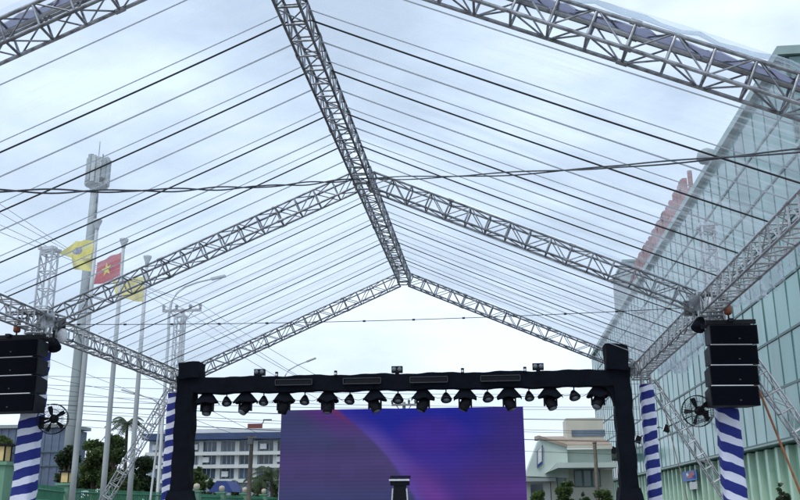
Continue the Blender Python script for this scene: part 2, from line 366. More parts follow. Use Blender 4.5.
# outrigger braces
def outrigger(X, D, sg, label, run=3.0):
    a = Vector((X+sg*.28, D, HE-.35)); b = Vector((X+sg*(.28+run), D, .05))
    return truss('outrigger_brace', label, b, a, s=.27, cell=.45, m='alu_light', group='slanting truss braces beside the columns', rc=.02, rp=.018, rd=.010, couple=False, upv=Vector((0, 1, 0)), cat='brace')
outrigger(XL, D3, -1, 'slanting ladder brace propping the back column by the flagpoles')
outrigger(XRR, D3, 1, 'slanting ladder brace propping the back column by the glass building')
outrigger(XRR, D2, 1, 'slanting ladder brace beside the speaker array near the glass building')
outrigger(XL, D2, -1, 'slanting ladder brace behind the speaker array near the flagpoles')

# ---- clear roof film
rise = HR-HE
def film(Y0, Y1, sg, label, fm='film'):
    nu, nv = 46, 60; V, Fc = [], []; rnd = random.Random(int(Y0*10)+sg)
    ph = [rnd.uniform(0, 6.28) for _ in range(8)]
    nrm = Vector((sg*rise/7.5, 0, 1)).normalized()
    for i in range(nv+1):
        y = Y0+(Y1-Y0)*i/nv
        for j in range(nu+1):
            q = j/nu; x = XR+sg*(7.38*q); z = HR-rise*(7.38*q)/7.5
            wv = .030*math.sin(y*3.6+ph[0]+q*2)+.02*math.sin(y*7.7+ph[1]-q*5)+.015*math.sin(q*17+ph[2]+y*1.3)+.012*math.sin(y*14+q*9+ph[3])
            p = Vector((x, y, z))+nrm*(.285+wv*math.sin(math.pi*min(1, max(.06, q)))); V.append(p)
    for i in range(nv):
        for j in range(nu): a = i*(nu+1)+j; Fc.append((a, a+1, a+nu+2, a+nu+1))
    o = mesh('roof_film', V, Fc, fm, None, True); return tag(o, label, 'roof film', 'clear plastic roof sheets')
film(D1-.2, D2-.01, -1, 'clear plastic roof sheet of the front bay, flagpole side')
film(D1-.2, D2-.01, 1, 'clear plastic roof sheet of the front bay, glass building side')
film(D2+.01, D3+.25, -1, 'clear plastic roof sheet of the back bay, flagpole side', 'film_back')
film(D2+.01, D3+.25, 1, 'clear plastic roof sheet of the back bay, glass building side', 'film_back')

# ---- straps and rods from ridge to eaves
def slope_line(y, sg, r, m, name, label, cat, group, dz, sg_sag=.0):
    a = Vector((XR+sg*.2, y, HR-.2*rise/7.5+dz)); b = Vector((XR+sg*7.32, y+random.uniform(-.06, .06), HE+.18*rise/7.5+dz))
    o = tube(name, sag(a, b, sg_sag, 12), r, m); tag(o, label, cat, group)
blk = [12.45, 14.15, 16.0, 17.6]
for bay, (Y0, lst) in enumerate(((D1, blk), (D2, [21.2, 23.0, 24.9, 26.8]))):
    bn = ('front', 'back')[bay]
    for sg, sn in ((-1, 'flagpole'), (1, 'glass building')):
        for k, y in enumerate(lst):
            od = ('first', 'second', 'third', 'fourth')[k]; fr_ = ('front', 'middle')[bay]
            slope_line(y, sg, (.0145, .013)[bay], 'blackcable', 'roof_strap', '%s taut black roof strap behind the %s roof truss, %s side' % (od, fr_, sn), 'strap', 'black roof straps', .13, .04)
            slope_line(y-.17-random.uniform(0, .08), sg, .009, 'rod', 'roof_rod', 'slim pale rod beside the %s black strap behind the %s truss, %s side' % (od, fr_, sn), 'rod', 'pale roof rods', .185, .02)
            slope_line(y+.85+random.uniform(-.14, .14), sg, (.013, .010)[bay], 'rod', 'roof_rod', 'slim pale rod well behind the %s black strap after the %s truss, %s side' % (od, fr_, sn), 'rod', 'pale roof rods', .175, .02)
        slope_line(Y0+1.0, sg, .010, 'rod', 'roof_rod', 'thin grey roof rod next to the %s truss of the %s bay, %s side' % (('front', 'middle')[bay], bn, sn), 'rod', None, .18, .02)

# ---- cables strung across
def twist(a, b, s, r, tw, n=70):
    P = sag(a, b, s, n); A_, B_ = [], []
    for i, p in enumerate(P):
        k = math.sin(i*tw)*.035*(.4+.6*abs(math.sin(i*.13))); c = math.cos(i*tw)*.02
        A_.append(p+Vector((0, c, k))); B_.append(p-Vector((0, c, k)))
    V, Fc = tube_geo(A_, r, 5); tube_geo(B_, r, 5, V, Fc); return V, Fc
apex = Vector((XR, D2-.26, HR-.1))
cl = at(-40, 190, D1+1.6); cr_ = at(845, 146, D1+.5)
V, Fc = twist(apex, cl, .12, .015, .35); o = mesh('power_cable', V, Fc, 'greycable', None, True); tag(o, 'twisted grey power cable slung from ridge joint towards the flagpole side', 'cable')
V, Fc = twist(apex, cr_, .10, .013, .16); o = mesh('power_cable', V, Fc, 'greycable', None, True); tag(o, 'twisted grey power cable slung from ridge joint towards the glass building', 'cable')
for (a, b, s, lab) in (((XL, D2+.3, HE+.05), (XRR, D2+.3, HE+.05), .12, 'thin knotted tie cable stretched across at the middle roof trusses'),
                       ((XL, D3-.35, HE+.02), (XRR, D3-.35, HE+.02), .10, 'thin knotted tie cable stretched just above the black stage beam')):
    T = thing('tie_cable', lab, 'cable', a); P = sag(a, b, s, 40); tube('wire', P, .008, 'blackcable', T, 5)
    for i in range(2, 40, 3): bar('knot', P[i]-Vector((.03, 0, 0)), P[i]+Vector((.03, 0, 0)), .022, 'blackcable', T, 6)

# ---- plastic bundle under right eave and tarp roll on the front rafter
def bundle(name, pts, r, m, label, cat, seed, group=None):
    rnd = random.Random(seed); P, Rr = [], []
    for a, b in zip(pts[:-1], pts[1:]):
        a, b = Vector(a), Vector(b); n = 14
        for i in range(n):
            P.append(a.lerp(b, i/n)+Vector((rnd.uniform(-.03, .03), 0, rnd.uniform(-.04, .04)))); Rr.append(r*rnd.uniform(.65, 1.3))
    P.append(Vector(pts[-1])); Rr.append(r*.5)
    V, Fc = tube_geo(P, Rr, 14); V = [v+Vector((rnd.uniform(-1, 1), rnd.uniform(-1, 1), rnd.uniform(-1, 1)))*r*.16 for v in V]
    return tag(mesh(name, V, Fc, m, None, True), label, cat, group)
def drape(y0, y1, h, label, seed):
    rr = random.Random(seed); V, Fc = [], []; n, m_ = 90, 8
    for i in range(n+1):
        q = i/n; y = y0+(y1-y0)*q; hh = h*(.55+.45*math.sin(q*math.pi)+.2*math.sin(q*11+seed))
        for j in range(m_+1):
            v = j/m_; V.append((XRR+.24+.10*math.sin(i*1.1+rr.uniform(-.3, .3)+v)*v+.12*v+rr.uniform(-.02, .02), y+.05*math.sin(i*2.3+v*3), HE+.1-.32*(1-abs(2*q-1))*0-v*hh-.12))
    for i in range(n):
        for j in range(m_): a = i*(m_+1)+j; Fc.append((a, a+1, a+m_+2, a+m_+1))
    o = mesh('side_film', V, Fc, 'film_bundle', None, True); tag(o, label, 'side sheet', 'gathered clear side sheets')
drape(27.6, 20.0, .62, 'gathered clear plastic side sheet hanging under back bay eave beside the glass building', 3)
drape(18.9, 10.4, .40, 'gathered clear plastic side sheet hanging under front bay eave beside the glass building', 5)
for sg, lab in ((-1, 'bunched lilac tarp tucked along top of front roof truss, flagpole side'), (1, 'bunched lilac tarp tucked along top of front roof truss, glass building side')):
    f = lambda q: (XR+sg*7.3*q, D1+.02, HR-rise*7.3*q/7.5+.02)
    V, Fc = [], []; nn = 60; rr = random.Random(8+sg)
    for i in range(nn+1):
        q = .03+.95*i/nn; x, _, z = f(q); w0, w1 = rr.uniform(.03, .17), rr.uniform(.08, .17)
        for k, yy in enumerate((-w0, -.05, .05, w1)): V.append((x, D1+yy, z+.17+.018*math.sin(i*1.9+k*2)+rr.uniform(-.012, .012)))
    for i in range(nn):
        for k in range(3): a = i*4+k; Fc.append((a, a+1, a+5, a+4))
    nV = len(V); V += [(x, y, z+.012) for x, y, z in V]; Fc += [tuple(reversed([q+nV for q in g_])) for g_ in Fc]
    o = mesh('tarp', V, Fc, 'purple', None, True); tag(o, lab, 'tarp')
    T = thing('film_batten', 'silver tube batten lying inside the front roof truss, %s' % ('glass building side' if sg > 0 else 'flagpole side'), 'tube', f(.98), 'silver battens on the front truss')
    for k in range(4): a_, b_ = Vector(f(.03+.24*k)), Vector(f(.03+.24*(k+1)-.004)); n_ = Vector((0, .0, .105)); bar('tube', a_+n_, b_+n_, .03, 'alu_light', T, 10)
f = lambda q, dz: (XR+7.3*q, D1-.2, HR-rise*7.3*q/7.5+dz)
bundle('film_edge', [f(.05, .25), f(.3, .26), f(.6, .27), f(.99, .26)], .028, 'film_bundle', 'gathered clear film edge lying along the front roof truss, glass building side', 'rolled sheet', 21)

# ---- lamps hanging at the joints
def bulb(p, label):
    T = thing('hanging_lamp', label, 'lamp', p, 'white lamps at the eave joints'); p = Vector(p)
    lathe('globe', p, [(.0, -.2), (.07, -.19), (.115, -.11), (.12, 0), (.08, .09), (.045, .13)], 'whiteplastic', T, 14)
    lathe('socket', p+Vector((0, 0, .13)), [(.05, 0), (.055, .06), (.03, .12)], 'blackplastic', T, 10)
    bar('cord', p+Vector((0, 0, .24)), (p.x, p.y, HE+.16), .008, 'blackcable', T, 5)
for (px, py, Y, n) in ((62.5, 334, D2+.25, 'white lamp hanging beside the joint above the flagpole side speaker array'), (709, 303, D2-.32, 'white lamp at the joint above the speaker array near glass building'),
                       (177, 372, D3-.3, 'white lamp between eave end and stage post near the flagpoles'), (640, 366, D3-.3, 'white lamp between eave end and stage post near the glass building')):
    p = at(px, py, Y); bulb((p.x, p.y, p.z), n)

# ------------------------------------------------------------------ stage
YG = 27.9
def gp(x, y): return at(x, y, YG)
stage = thing('stage', 'low dark stage platform under the video wall', 'stage', (-2.7, 29, 0))
for i in range(7):
    for j in range(3): box('deck_panel', (-2.7-6.3+2.1*i, 27.9+1.6*j, 1.06), (2.09, 1.59, .08), 'deck', stage)
for i in range(7): box('skirt_panel', (-2.7-6.3+2.1*i, 27.06, .51), (2.09, .03, 1.0), 'blackcloth', stage)
for i in range(5):
    for j in range(3): bar('leg', (-2.7-6.9+3.45*i, 27.4+1.9*j, .01), (-2.7-6.9+3.45*i, 27.4+1.9*j, 1.02), .03, 'alu', stage)
def clothbox(name, x0, x1, y0, y1, z0, z1, parent, m='blackcloth', amp=.015, seed=0, taper=None, step=.16):
    bm = bmesh.new(); rnd = random.Random(seed)
    nx, ny, nzz = max(2, int((x1-x0)/step)), max(2, int((y1-y0)/step)), max(2, int((z1-z0)/step))
    bmesh.ops.create_cube(bm, size=1)
    for ax, n in ((0, nx), (1, ny), (2, nzz)):
        for i in range(1, n):
            co = [0, 0, 0]; no = [0, 0, 0]; co[ax] = -.5+i/n; no[ax] = 1
            bmesh.ops.bisect_plane(bm, geom=bm.verts[:]+bm.edges[:]+bm.faces[:], plane_co=co, plane_no=no)
    ph = [rnd.uniform(0, 6) for _ in range(6)]
    for v in bm.verts:
        x, y, z = x0+(v.co.x+.5)*(x1-x0), y0+(v.co.y+.5)*(y1-y0), z0+(v.co.z+.5)*(z1-z0)
        if taper:
            k = 1+(taper-1)*(1-(v.co.z+.5)); x = (x0+x1)/2+(x-(x0+x1)/2)*k; y = (y0+y1)/2+(y-(y0+y1)/2)*k
        x += amp*math.sin(z*7+ph[0]+y*3); y += amp*math.sin(x*5+ph[1]+z*4); z += amp*math.sin(x*3.1+ph[2])+amp*.6*math.sin(x*9+ph[3])
        v.co = (x, y, z)
    me = bpy.data.meshes.new(name); bm.to_mesh(me); bm.free(); me.materials.append(MAT[m])
    me.polygons.foreach_set('use_smooth', [False]*len(me.polygons))
    return place(link(bpy.data.objects.new(name, me)), Matrix.Identity(4), parent)
G = thing('stage_gantry', 'black cloth wrapped goalpost gantry framing the video wall', 'gantry', (-2.7, YG, 1.1))
zb0, zb1 = gp(400, 390).z, gp(400, 374.5).z
xl0, xl1 = gp(178.5, 400).x, gp(195, 400).x
xr0, xr1 = gp(614, 400).x, gp(631, 400).x
xl1 = max(xl1, xl0+.5)
clothbox('beam', xl1-.1, xr0+.1, YG-.25, YG+.25, zb0, zb1, G, seed=2, amp=.018)
for (a, b, hx0, hx1, hy, sd_) in ((xl0, xl1, gp(182, 370).x, gp(202, 370).x, 359, 4), (xr0, xr1, gp(605, 362).x, gp(627, 362).x, 350.5, 6)):
    clothbox('pillar', a, b, YG-.26, YG+.26, 1.1, zb1+.05, G, seed=sd_)
    clothbox('pillar_head', hx0, hx1, YG-.36, YG+.36, zb1-.03, gp(400, hy).z, G, seed=sd_+1, amp=.02)
    clothbox('base_skirt', a-.03, b+.03, YG-.33, YG+.33, 1.1, 2.12, G, seed=sd_+9, taper=1.75)
# draped corner gussets
for (xa, sg) in ((xl1, 1), (xr0, -1)):
    V = []; n = 8
    for yy in (YG-.2, YG+.2):
        V.append((xa-sg*.06, yy, zb0+.1)); V.append((xa+sg*.62, yy, zb0+.1))
        for i in range(n+1):
            a = math.pi/2*i/n; V.append((xa+sg*(.58-.56*math.sin(a)), yy, zb0-.62+.60*math.cos(a)+.04))
        V.append((xa-sg*.06, yy, zb0-.6))
    k = len(V)//2; Fc = [tuple(range(k)), tuple(reversed(range(k, 2*k)))]+[(i, i+k, (i+1) % k+k, (i+1) % k) for i in range(k)]
    if sg < 0: mesh('corner_drape', V, Fc, 'blackcloth', G)
# moving heads with rain hoods, small pars
hoods = [208, 246, 284, 328, 375, 423, 465, 509, 550, 597.5]; pars = [227, 264, 305, 350, 398, 446, 487.5, 529, 574]
def ordinal(i): return ['first', 'second', 'third', 'fourth', 'fifth', 'sixth', 'seventh', 'eighth', 'ninth', 'tenth'][i]
rnd = random.Random(3)
for i, px in enumerate(hoods):
    p = gp(px, 392); x, y = p.x, YG; z0 = zb0-.0
    T = thing('moving_head_light', 'black moving head light under a rain hood, %s from the flagpole side' % ordinal(i), 'stage light', (x, y, z0-.7), 'hooded moving heads under the stage beam')
    r0 = rnd.uniform(-.06, .06); tilt = rnd.uniform(-.5, .5); pit = rnd.uniform(-.75, .1); wv = rnd.uniform(.92, 1.08)
    bar('clamp', (x, y, z0+.02), (x, y, z0-.12), .05, 'blackplastic', T)
    # hood: soft four-sided skirt
    V = []; n = 20; prof = [(.13, -.0), (.19, -.05), (.30, -.19), (.385, -.30), (.375, -.315)]
    for (r, h) in prof:
        for k in range(n):
            a = 2*math.pi*k/n+.3+r0; pw = 4
            rr = r*wv/((abs(math.cos(a))**pw+abs(math.sin(a))**pw)**(1/pw))*.93
            hh = h-(.035*math.sin(a*5+i)+.02*math.sin(a*3+i*2))*(r/.38)**2
            V.append((x+rr*math.cos(a), y+rr*math.sin(a)*.8, z0+hh))
    Fc = [(q*n+k, q*n+(k+1) % n, (q+1)*n+(k+1) % n, (q+1)*n+k) for q in range(len(prof)-1) for k in range(n)]+[tuple(range(n))]
    mesh('rain_hood', V, Fc, 'blackcloth', T)
    box('base', (x, y, z0-.20), (.34, .30, .14), 'blackplastic', T)
    for s_ in (-1, 1): box('yoke_arm', (x+s_*.185, y, z0-.40), (.05, .12, .34), 'blackplastic', T)
    ax = Vector((tilt, pit, -1)).normalized(); c = Vector((x, y, z0-.46))
    hd = lathe('head', c, [(.0, -.2), (.11, -.19), (.16, -.1), (.17, .02), (.15, .14), (.135, .22)], 'blackplastic', T, 16, ax)
    lathe('lens', c+ax*.215, [(.12, 0), (.12, .012), (.0, .03)], 'lens', hd, 16, ax)
for i, px in enumerate(pars):
    p = gp(px, 392); x, y = p.x, YG
    T = thing('par_light', 'small black teardrop par light on the stage beam, %s from the flagpole end' % ordinal(i), 'stage light', (x, y, zb0-.4), 'small par lights under the stage beam')
    bar('bracket', (x, y, zb0+.02), (x, y, zb0-.1), .02, 'blackplastic', T)
    tl = Vector((rnd.uniform(-.3, .3), -.5, -1)).normalized(); c = Vector((x, y, zb0-.24))
    s_ = rnd.uniform(.9, 1.1)
    b_ = lathe('housing', c, [(.03, -.16), (.07*s_, -.12), (.13*s_, 0), (.165*s_, .09), (.15*s_, .13)], 'blackplastic', T, 14, tl)
    lathe('lens', c+tl*.125, [(.14*s_, 0), (.0, .02)], 'lens', b_, 14, tl)
    a, b = hoods[i], hoods[i+1]; xa = gp(a, 395).x; xb = gp(b, 395).x
    P = sag((xa+.2, y-.02, zb0-.1), (x, y-.02, zb0-.16), .14, 10)+sag((x, y-.02, zb0-.16), (xb-.2, y-.02, zb0-.1), .16, 10)[1:]
    o = tube('lamp_cable', P, .008, 'blackcable', None, 5); tag(o, 'black cable drooping under the stage beam, %s from the flagpole side' % ordinal(i), 'cable', 'drooping lamp cables')
for i, (px, py) in enumerate(((260.5, 376), (397.5, 373.5), (538, 370))):
    p = gp(px, py); x = p.x; z = zb1+.14
    T = thing('blinder_light', ['twin lens blinder on top of the stage beam nearest the flagpoles', 'twin lens blinder on top of the stage beam at its middle', 'twin lens blinder on top of the stage beam nearest the glass building'][i], 'stage light', (x, YG-.1, zb1), 'twin blinders on the beam')
    box('housing', (x, YG-.1, z), (.34, .16, .20), 'blackplastic', T); box('foot', (x, YG-.1, zb1+.02), (.12, .1, .1), 'blackplastic', T)
    for s_ in (-1, 1): lathe('lens', (x+s_*.088, YG-.183, z), [(.07, 0), (.072, .015), (.03, .03)], 'lens', T, 14, Vector((0, -1, 0)))
for i, (a, b) in enumerate(((278, 314), (345, 382), (411, 448), (481, 520))):
    xa, xb = gp(a, 382).x, gp(b, 382).x; z = (zb0+zb1)/2+.02
    T = thing('light_bar', 'long framed strobe bar on front of the stage beam, %s from the flagpole end' % ordinal(i), 'stage light', ((xa+xb)/2, YG-.3, z-.09), 'strobe bars on the beam')
    box('body', ((xa+xb)/2, YG-.30, z), (xb-xa-.06, .08, .14), 'blackplastic', T)
    for zz in (-.085, .085): box('frame_rail', ((xa+xb)/2, YG-.315, z+zz), (xb-xa, .09, .022), 'lightbar', T)
    for xx in (xa, xb): box('frame_end', (xx, YG-.315, z), (.022, .09, .15), 'lightbar', T)
for i, px in enumerate((278.5, 337, 463, 525)):
    p = gp(px, 380); T = thing('small_spotlight', 'tiny white lensed spot clipped on the stage beam, %s from the flagpole end' % ordinal(i), 'stage light', (p.x, YG-.3, zb1-.1), 'tiny white spots on the beam')
    bar('body', (p.x, YG-.27, zb1-.02), (p.x, YG-.27, zb1+.12), .05, 'blackplastic', T); lathe('lens', (p.x, YG-.31, zb1+.02), [(.045, 0), (.03, .02)], 'whiteplastic', T, 10, Vector((0, -1, 0)))
# video wall
YS = 30.2
sx0, sx1 = at(281, 430, YS).x, at(524, 430, YS).x; sz1 = at(400, 408.5, YS).z; sz0 = 1.12
sw, sh = sx1-sx0, sz1-sz0; vis0 = at(400, 500, YS).z
def screen_mat():
    m = bpy.data.materials.new('screen'); m.use_nodes = True; t = m.node_tree; t.nodes.clear()
    o = t.nodes.new('ShaderNodeOutputMaterial'); em = t.nodes.new('ShaderNodeEmission'); gl = t.nodes.new('ShaderNodeBsdfDiffuse'); gl.inputs[0].default_value = (.02, .02, .02, 1); ad = t.nodes.new('ShaderNodeAddShader')
    g_ = t.nodes.new('ShaderNodeNewGeometry'); s_ = t.nodes.new('ShaderNodeSeparateXYZ'); t.links.new(g_.outputs['Position'], s_.inputs[0])
    def M(op, a, b=0, c=0):
        n = t.nodes.new('ShaderNodeMath'); n.operation = op
        for i, x in enumerate((a, b, c)):
            if isinstance(x, (int, float)): n.inputs[i].default_value = x
            else: t.links.new(x, n.inputs[i])
        return n.outputs[0]
    def R(v, a, b, sm=True):
        n = t.nodes.new('ShaderNodeMapRange'); n.interpolation_type = 'SMOOTHSTEP' if sm else 'LINEAR'; n.inputs['From Min'].default_value = a; n.inputs['From Max'].default_value = b
        t.links.new(v, n.inputs[0]); return n.outputs[0]
    def mixc(f, a, b):
        n = t.nodes.new('ShaderNodeMix'); n.data_type = 'RGBA'; t.links.new(f, n.inputs['Factor'])
        for k, x in (('A', a), ('B', b)):
            if isinstance(x, tuple): n.inputs[k].default_value = (*x, 1)
            else: t.links.new(x, n.inputs[k])
        return n.outputs['Result']
    u = M('DIVIDE', M('SUBTRACT', s_.outputs['X'], sx0), sw); v = M('DIVIDE', M('SUBTRACT', sz1, s_.outputs['Z']), sz1-vis0)
    # left field
    d = M('SUBTRACT', u, M('ADD', .235, M('ADD', M('MULTIPLY', v, .33), M('MULTIPLY', M('SINE', M('MULTIPLY', v, 3.3)), .035))))   # >0 right of the sweep
    left = (.046, .050, .155)
    band = M('MULTIPLY', R(d, -.22, -.08), R(v, .55, 0)); left = mixc(band, left, (.085, .028, .19))
    red = M('MULTIPLY', R(d, -.06, -.015), R(v, .22, 0)); left = mixc(red, left, (.13, .025, .13))
    mau = M('MULTIPLY', M('MULTIPLY', R(v, .3, .6), R(v, .95, .7)), .6); left = mixc(mau, left, (.075, .043, .175))
    # right field
    blue = mixc(R(v, .1, .95), (.010, .014, .30), (.055, .026, .25))
    rib = M('MULTIPLY', R(d, .13, .0), R(v, -.1, .45)); right = mixc(rib, blue, (.10, .06, .34))
    mag = M('MULTIPLY', M('MULTIPLY', R(d, .0, .07), R(d, .2, .08)), R(v, .45, 1)); right = mixc(mag, right, (.13, .04, .29))
    du = M('SUBTRACT', u, .63); dv = M('SUBTRACT', v, .3); rr = M('ADD', M('MULTIPLY', M('MULTIPLY', du, du), 30), M('MULTIPLY', M('MULTIPLY', dv, dv), 14))
    right = mixc(M('MULTIPLY', R(rr, 1, .1), .6), right, (.06, .02, .27))
    edge = M('MULTIPLY', R(M('ADD', u, M('MULTIPLY', v, .12)), .74, 1.0), .8); right = mixc(edge, right, (.040, .022, .16))
    low = M('MULTIPLY', M('MULTIPLY', R(u, .7, .85), R(v, .55, .95)), .5); right = mixc(low, right, (.11, .03, .25))
    col = mixc(R(d, -.012, .012), left, right)
    # scan line flicker
    wv = M('ADD', M('MULTIPLY', M('SINE', M('MULTIPLY', s_.outputs['Z'], 6.2832/.117)), .07), M('MULTIPLY', M('SINE', M('MULTIPLY', s_.outputs['Z'], 6.2832/.93)), .05))
    oi = t.nodes.new('ShaderNodeObjectInfo'); wv = M('ADD', wv, M('MULTIPLY', M('SUBTRACT', oi.outputs['Random'], .5), .09))
    mu = t.nodes.new('ShaderNodeVectorMath'); mu.operation = 'SCALE'; t.links.new(col, mu.inputs[0]); t.links.new(M('ADD', .98, wv), mu.inputs['Scale'])
    t.links.new(mu.outputs[0], em.inputs[0]); em.inputs[1].default_value = .85
    t.links.new(em.outputs[0], ad.inputs[0]); t.links.new(gl.outputs[0], ad.inputs[1]); t.links.new(ad.outputs[0], o.inputs[0]); MAT['screen'] = m
screen_mat()
T = thing('video_wall', 'large lit video wall showing purple and blue swirls behind the stage beam', 'screen', ((sx0+sx1)/2, YS, 1.1))
nx, nz_ = 16, 8
for i in range(nx):
    for j in range(nz_): box('display_panel', (sx0+(i+.5)*sw/nx, YS, sz0+(j+.5)*sh/nz_), (sw/nx-.0008, .06, sh/nz_-.0008), 'screen', T)
box('back_frame', ((sx0+sx1)/2, YS+.09, (sz0+sz1)/2-.02), (sw-.02, .1, sh-.06), 'blackplastic', T)
for i in range(4): bar('rear_leg', (sx0+.6+i*(sw-1.2)/3, YS+.2, 1.11), (sx0+.6+i*(sw-1.2)/3, YS+.2, sz1-.3), .03, 'alu', T)
# lectern
p = at(400, 480, 28.9); lx, lz = p.x, p.z
T = thing('lectern', 'dark lectern with pale top edge standing before the video wall', 'lectern', (lx, 28.9, 1.1))
mesh('top', [(lx-.32, 28.68, lz-.03), (lx+.32, 28.68, lz-.03), (lx+.32, 29.1, lz+.09), (lx-.32, 29.1, lz+.09), (lx-.32, 28.68, lz+.02), (lx+.32, 28.68, lz+.02), (lx+.32, 29.1, lz+.14), (lx-.32, 29.1, lz+.14)],
     [(0, 3, 2, 1), (4, 5, 6, 7), (0, 1, 5, 4), (1, 2, 6, 5), (2, 3, 7, 6), (3, 0, 4, 7)], 'blackplastic', T)
box('front_edge', (lx, 28.665, lz-.005), (.64, .025, .055), 'whiteplastic', T)
box('under_shelf', (lx, 28.9, lz-.10), (.58, .34, .13), 'blackplastic', T)
mesh('column', [(lx-.24, 28.76, 1.14), (lx+.24, 28.76, 1.14), (lx+.24, 29.05, 1.14), (lx-.24, 29.05, 1.14), (lx-.18, 28.76, lz-.16), (lx+.18, 28.76, lz-.16), (lx+.18, 29.05, lz-.16), (lx-.18, 29.05, lz-.16)],
     [(0, 3, 2, 1), (4, 5, 6, 7), (0, 1, 5, 4), (1, 2, 6, 5), (2, 3, 7, 6), (3, 0, 4, 7)], 'blackplastic', T)
for s_ in (-1, 1): bar('side_trim', (lx+s_*.285, 28.8, 1.14), (lx+s_*.215, 28.8, lz-.25), .024, 'whiteplastic', T)
box('base', (lx, 28.9, 1.12), (.7, .5, .04), 'blackplastic', T)

# ------------------------------------------------------------------ speakers
def array(x0, x1, ytop, ybot, Y, label, yaw):
    a, b = at(x0, ytop, Y), at(x1, ybot, Y); wd = b.x-a.x; cx = (a.x+b.x)/2; H = a.z-b.z; n = 4; bh = H/n
    T = thing('speaker_array', label, 'speaker', (cx, Y, b.z), 'hanging speaker arrays')
    for i in range(n):
        R_ = Matrix.Rotation(yaw, 4, 'Z') @ Matrix.Rotation(-.02*(i-1), 4, 'X'); zc = a.z-bh*(i+.5)
        dp = .55; w2 = wd/2; hb = bh*.5-.014
        loc = Matrix.Translation((cx-(.035*i if cx > 0 else -.02*i), Y+.03*math.sin(i), zc)) @ R_
        V = [loc @ Vector(v) for v in ((-w2, -dp/2, -hb), (w2, -dp/2, -hb), (w2*.86, dp/2, -hb*.82), (-w2*.86, dp/2, -hb*.82), (-w2, -dp/2, hb), (w2, -dp/2, hb), (w2*.86, dp/2, hb*.82), (-w2*.86, dp/2, hb*.82))]
        c = mesh('cabinet', V, [(0, 3, 2, 1), (4, 5, 6, 7), (0, 1, 5, 4), (1, 2, 6, 5), (2, 3, 7, 6), (3, 0, 4, 7)], 'blackplastic', T)
        Mg = loc @ Matrix.Translation((0, -dp/2-.008, 0)) @ Matrix.Diagonal((wd*.95, .02, hb*1.82, 1))
        place(link(bpy.data.objects.new('grille', shared('box', 'grille'))), Mg, c)
        Mg = loc @ Matrix.Translation((w2*.2, -dp/2-.021, -hb*.45)) @ Matrix.Diagonal((.035, .008, .022, 1))
        place(link(bpy.data.objects.new('badge', shared('box', 'lightbar'))), Mg, c)
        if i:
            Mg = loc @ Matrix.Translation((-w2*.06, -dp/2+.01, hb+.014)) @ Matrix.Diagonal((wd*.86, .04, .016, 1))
            place(link(bpy.data.objects.new('gap_light_strip', shared('box', 'whiteplastic'))), Mg, c)  # solid white strip standing in for light between the stacked cabinets
    z = a.z+.05
    for yy in (-.2, .2): box('fly_bar', (cx, Y+yy, z), (wd*1.02, .06, .09), 'blackplastic', T)
    box('fly_cross', (cx, Y, z+.03), (.1, .6, .07), 'blackplastic', T)
    return cx, z
for (args, hx, hl) in (((704, 762, 327, 408, D2-.55, 'four box black speaker array hanging beside the glass building', .10), 728, 'orange chain hoist above the speaker array beside the glass building'),
                       ((-21, 41, 342, 414, D2-.6, 'four box black speaker array hanging on the flagpole side', -.10), 19, 'orange chain hoist above the flagpole side speaker array')):
    cx, z = array(*args); Y = args[4]; p = at(hx, 312, Y); zt = HE-.2
    T = thing('chain_hoist', hl, 'hoist', (cx, Y, z), 'chain hoists'); hz = HE-.2
    lathe('motor', (p.x, Y, hz), [(.05, -.11), (.08, -.08), (.08, .07), (.05, .11)], 'hoist', T, 12)
    box('hook_block', (p.x, Y, hz+.18), (.07, .07, .12), 'blackplastic', T); bar('chain', (p.x, Y, hz-.12), (p.x, Y, z+.04), .018, 'blackplastic', T, 6)
    bar('hook', (p.x, Y, hz+.2), (p.x, Y+.45, HE+.12), .018, 'blackplastic', T, 6)
    # lifting beam at the eave joint carrying the array
    sg = 1 if cx > XR else -1; X = XRR if sg > 0 else XL
    T = thing('lifting_arm', 'short dark lifting arm jutting from the eave joint over a speaker array, %s' % ('glass building side' if sg > 0 else 'flagpole side'), 'arm', (X, D2-.3, HE), 'lifting arms')
    xa, xb = sorted((cx-.1, X+.1))
    for dy in (-.12, .12): bar('tube', (min(xa, p.x)-.1, Y+dy, HE+.14), (max(xb, X+.2), Y+dy, HE+.14), .028, 'alu', T)
    bar('tube', (X-.15, Y-.12, HE+.14), (X-.15, D2-.2, HE+.14), .028, 'alu', T); bar('tube', (X+.15, Y-.12, HE+.14), (X+.15, D2-.2, HE+.14), .028, 'alu', T)
# dark spotlights clamped at the joints
for (px, py, Y, lab) in ((54, 345, D2-.1, 'dark clamp light drooping under the eave joint, flagpole side'), (699, 325, D2-.1, 'dark clamp light drooping under the eave joint, glass building side')):
    p = at(px, py, Y); T = thing('clamp_light', lab, 'lamp', p, 'dark clamp lights at the joints')
    ax = Vector((.5 if px < 400 else -.5, -.3, -1)).normalized(); lathe('housing', p, [(.06, -.18), (.10, -.12), (.15, .08), (.14, .12)], 'blackcloth', T, 12, ax)
    bar('clamp', p-ax*.1, (p.x-.03, Y, HE-.18), .025, 'blackplastic', T)

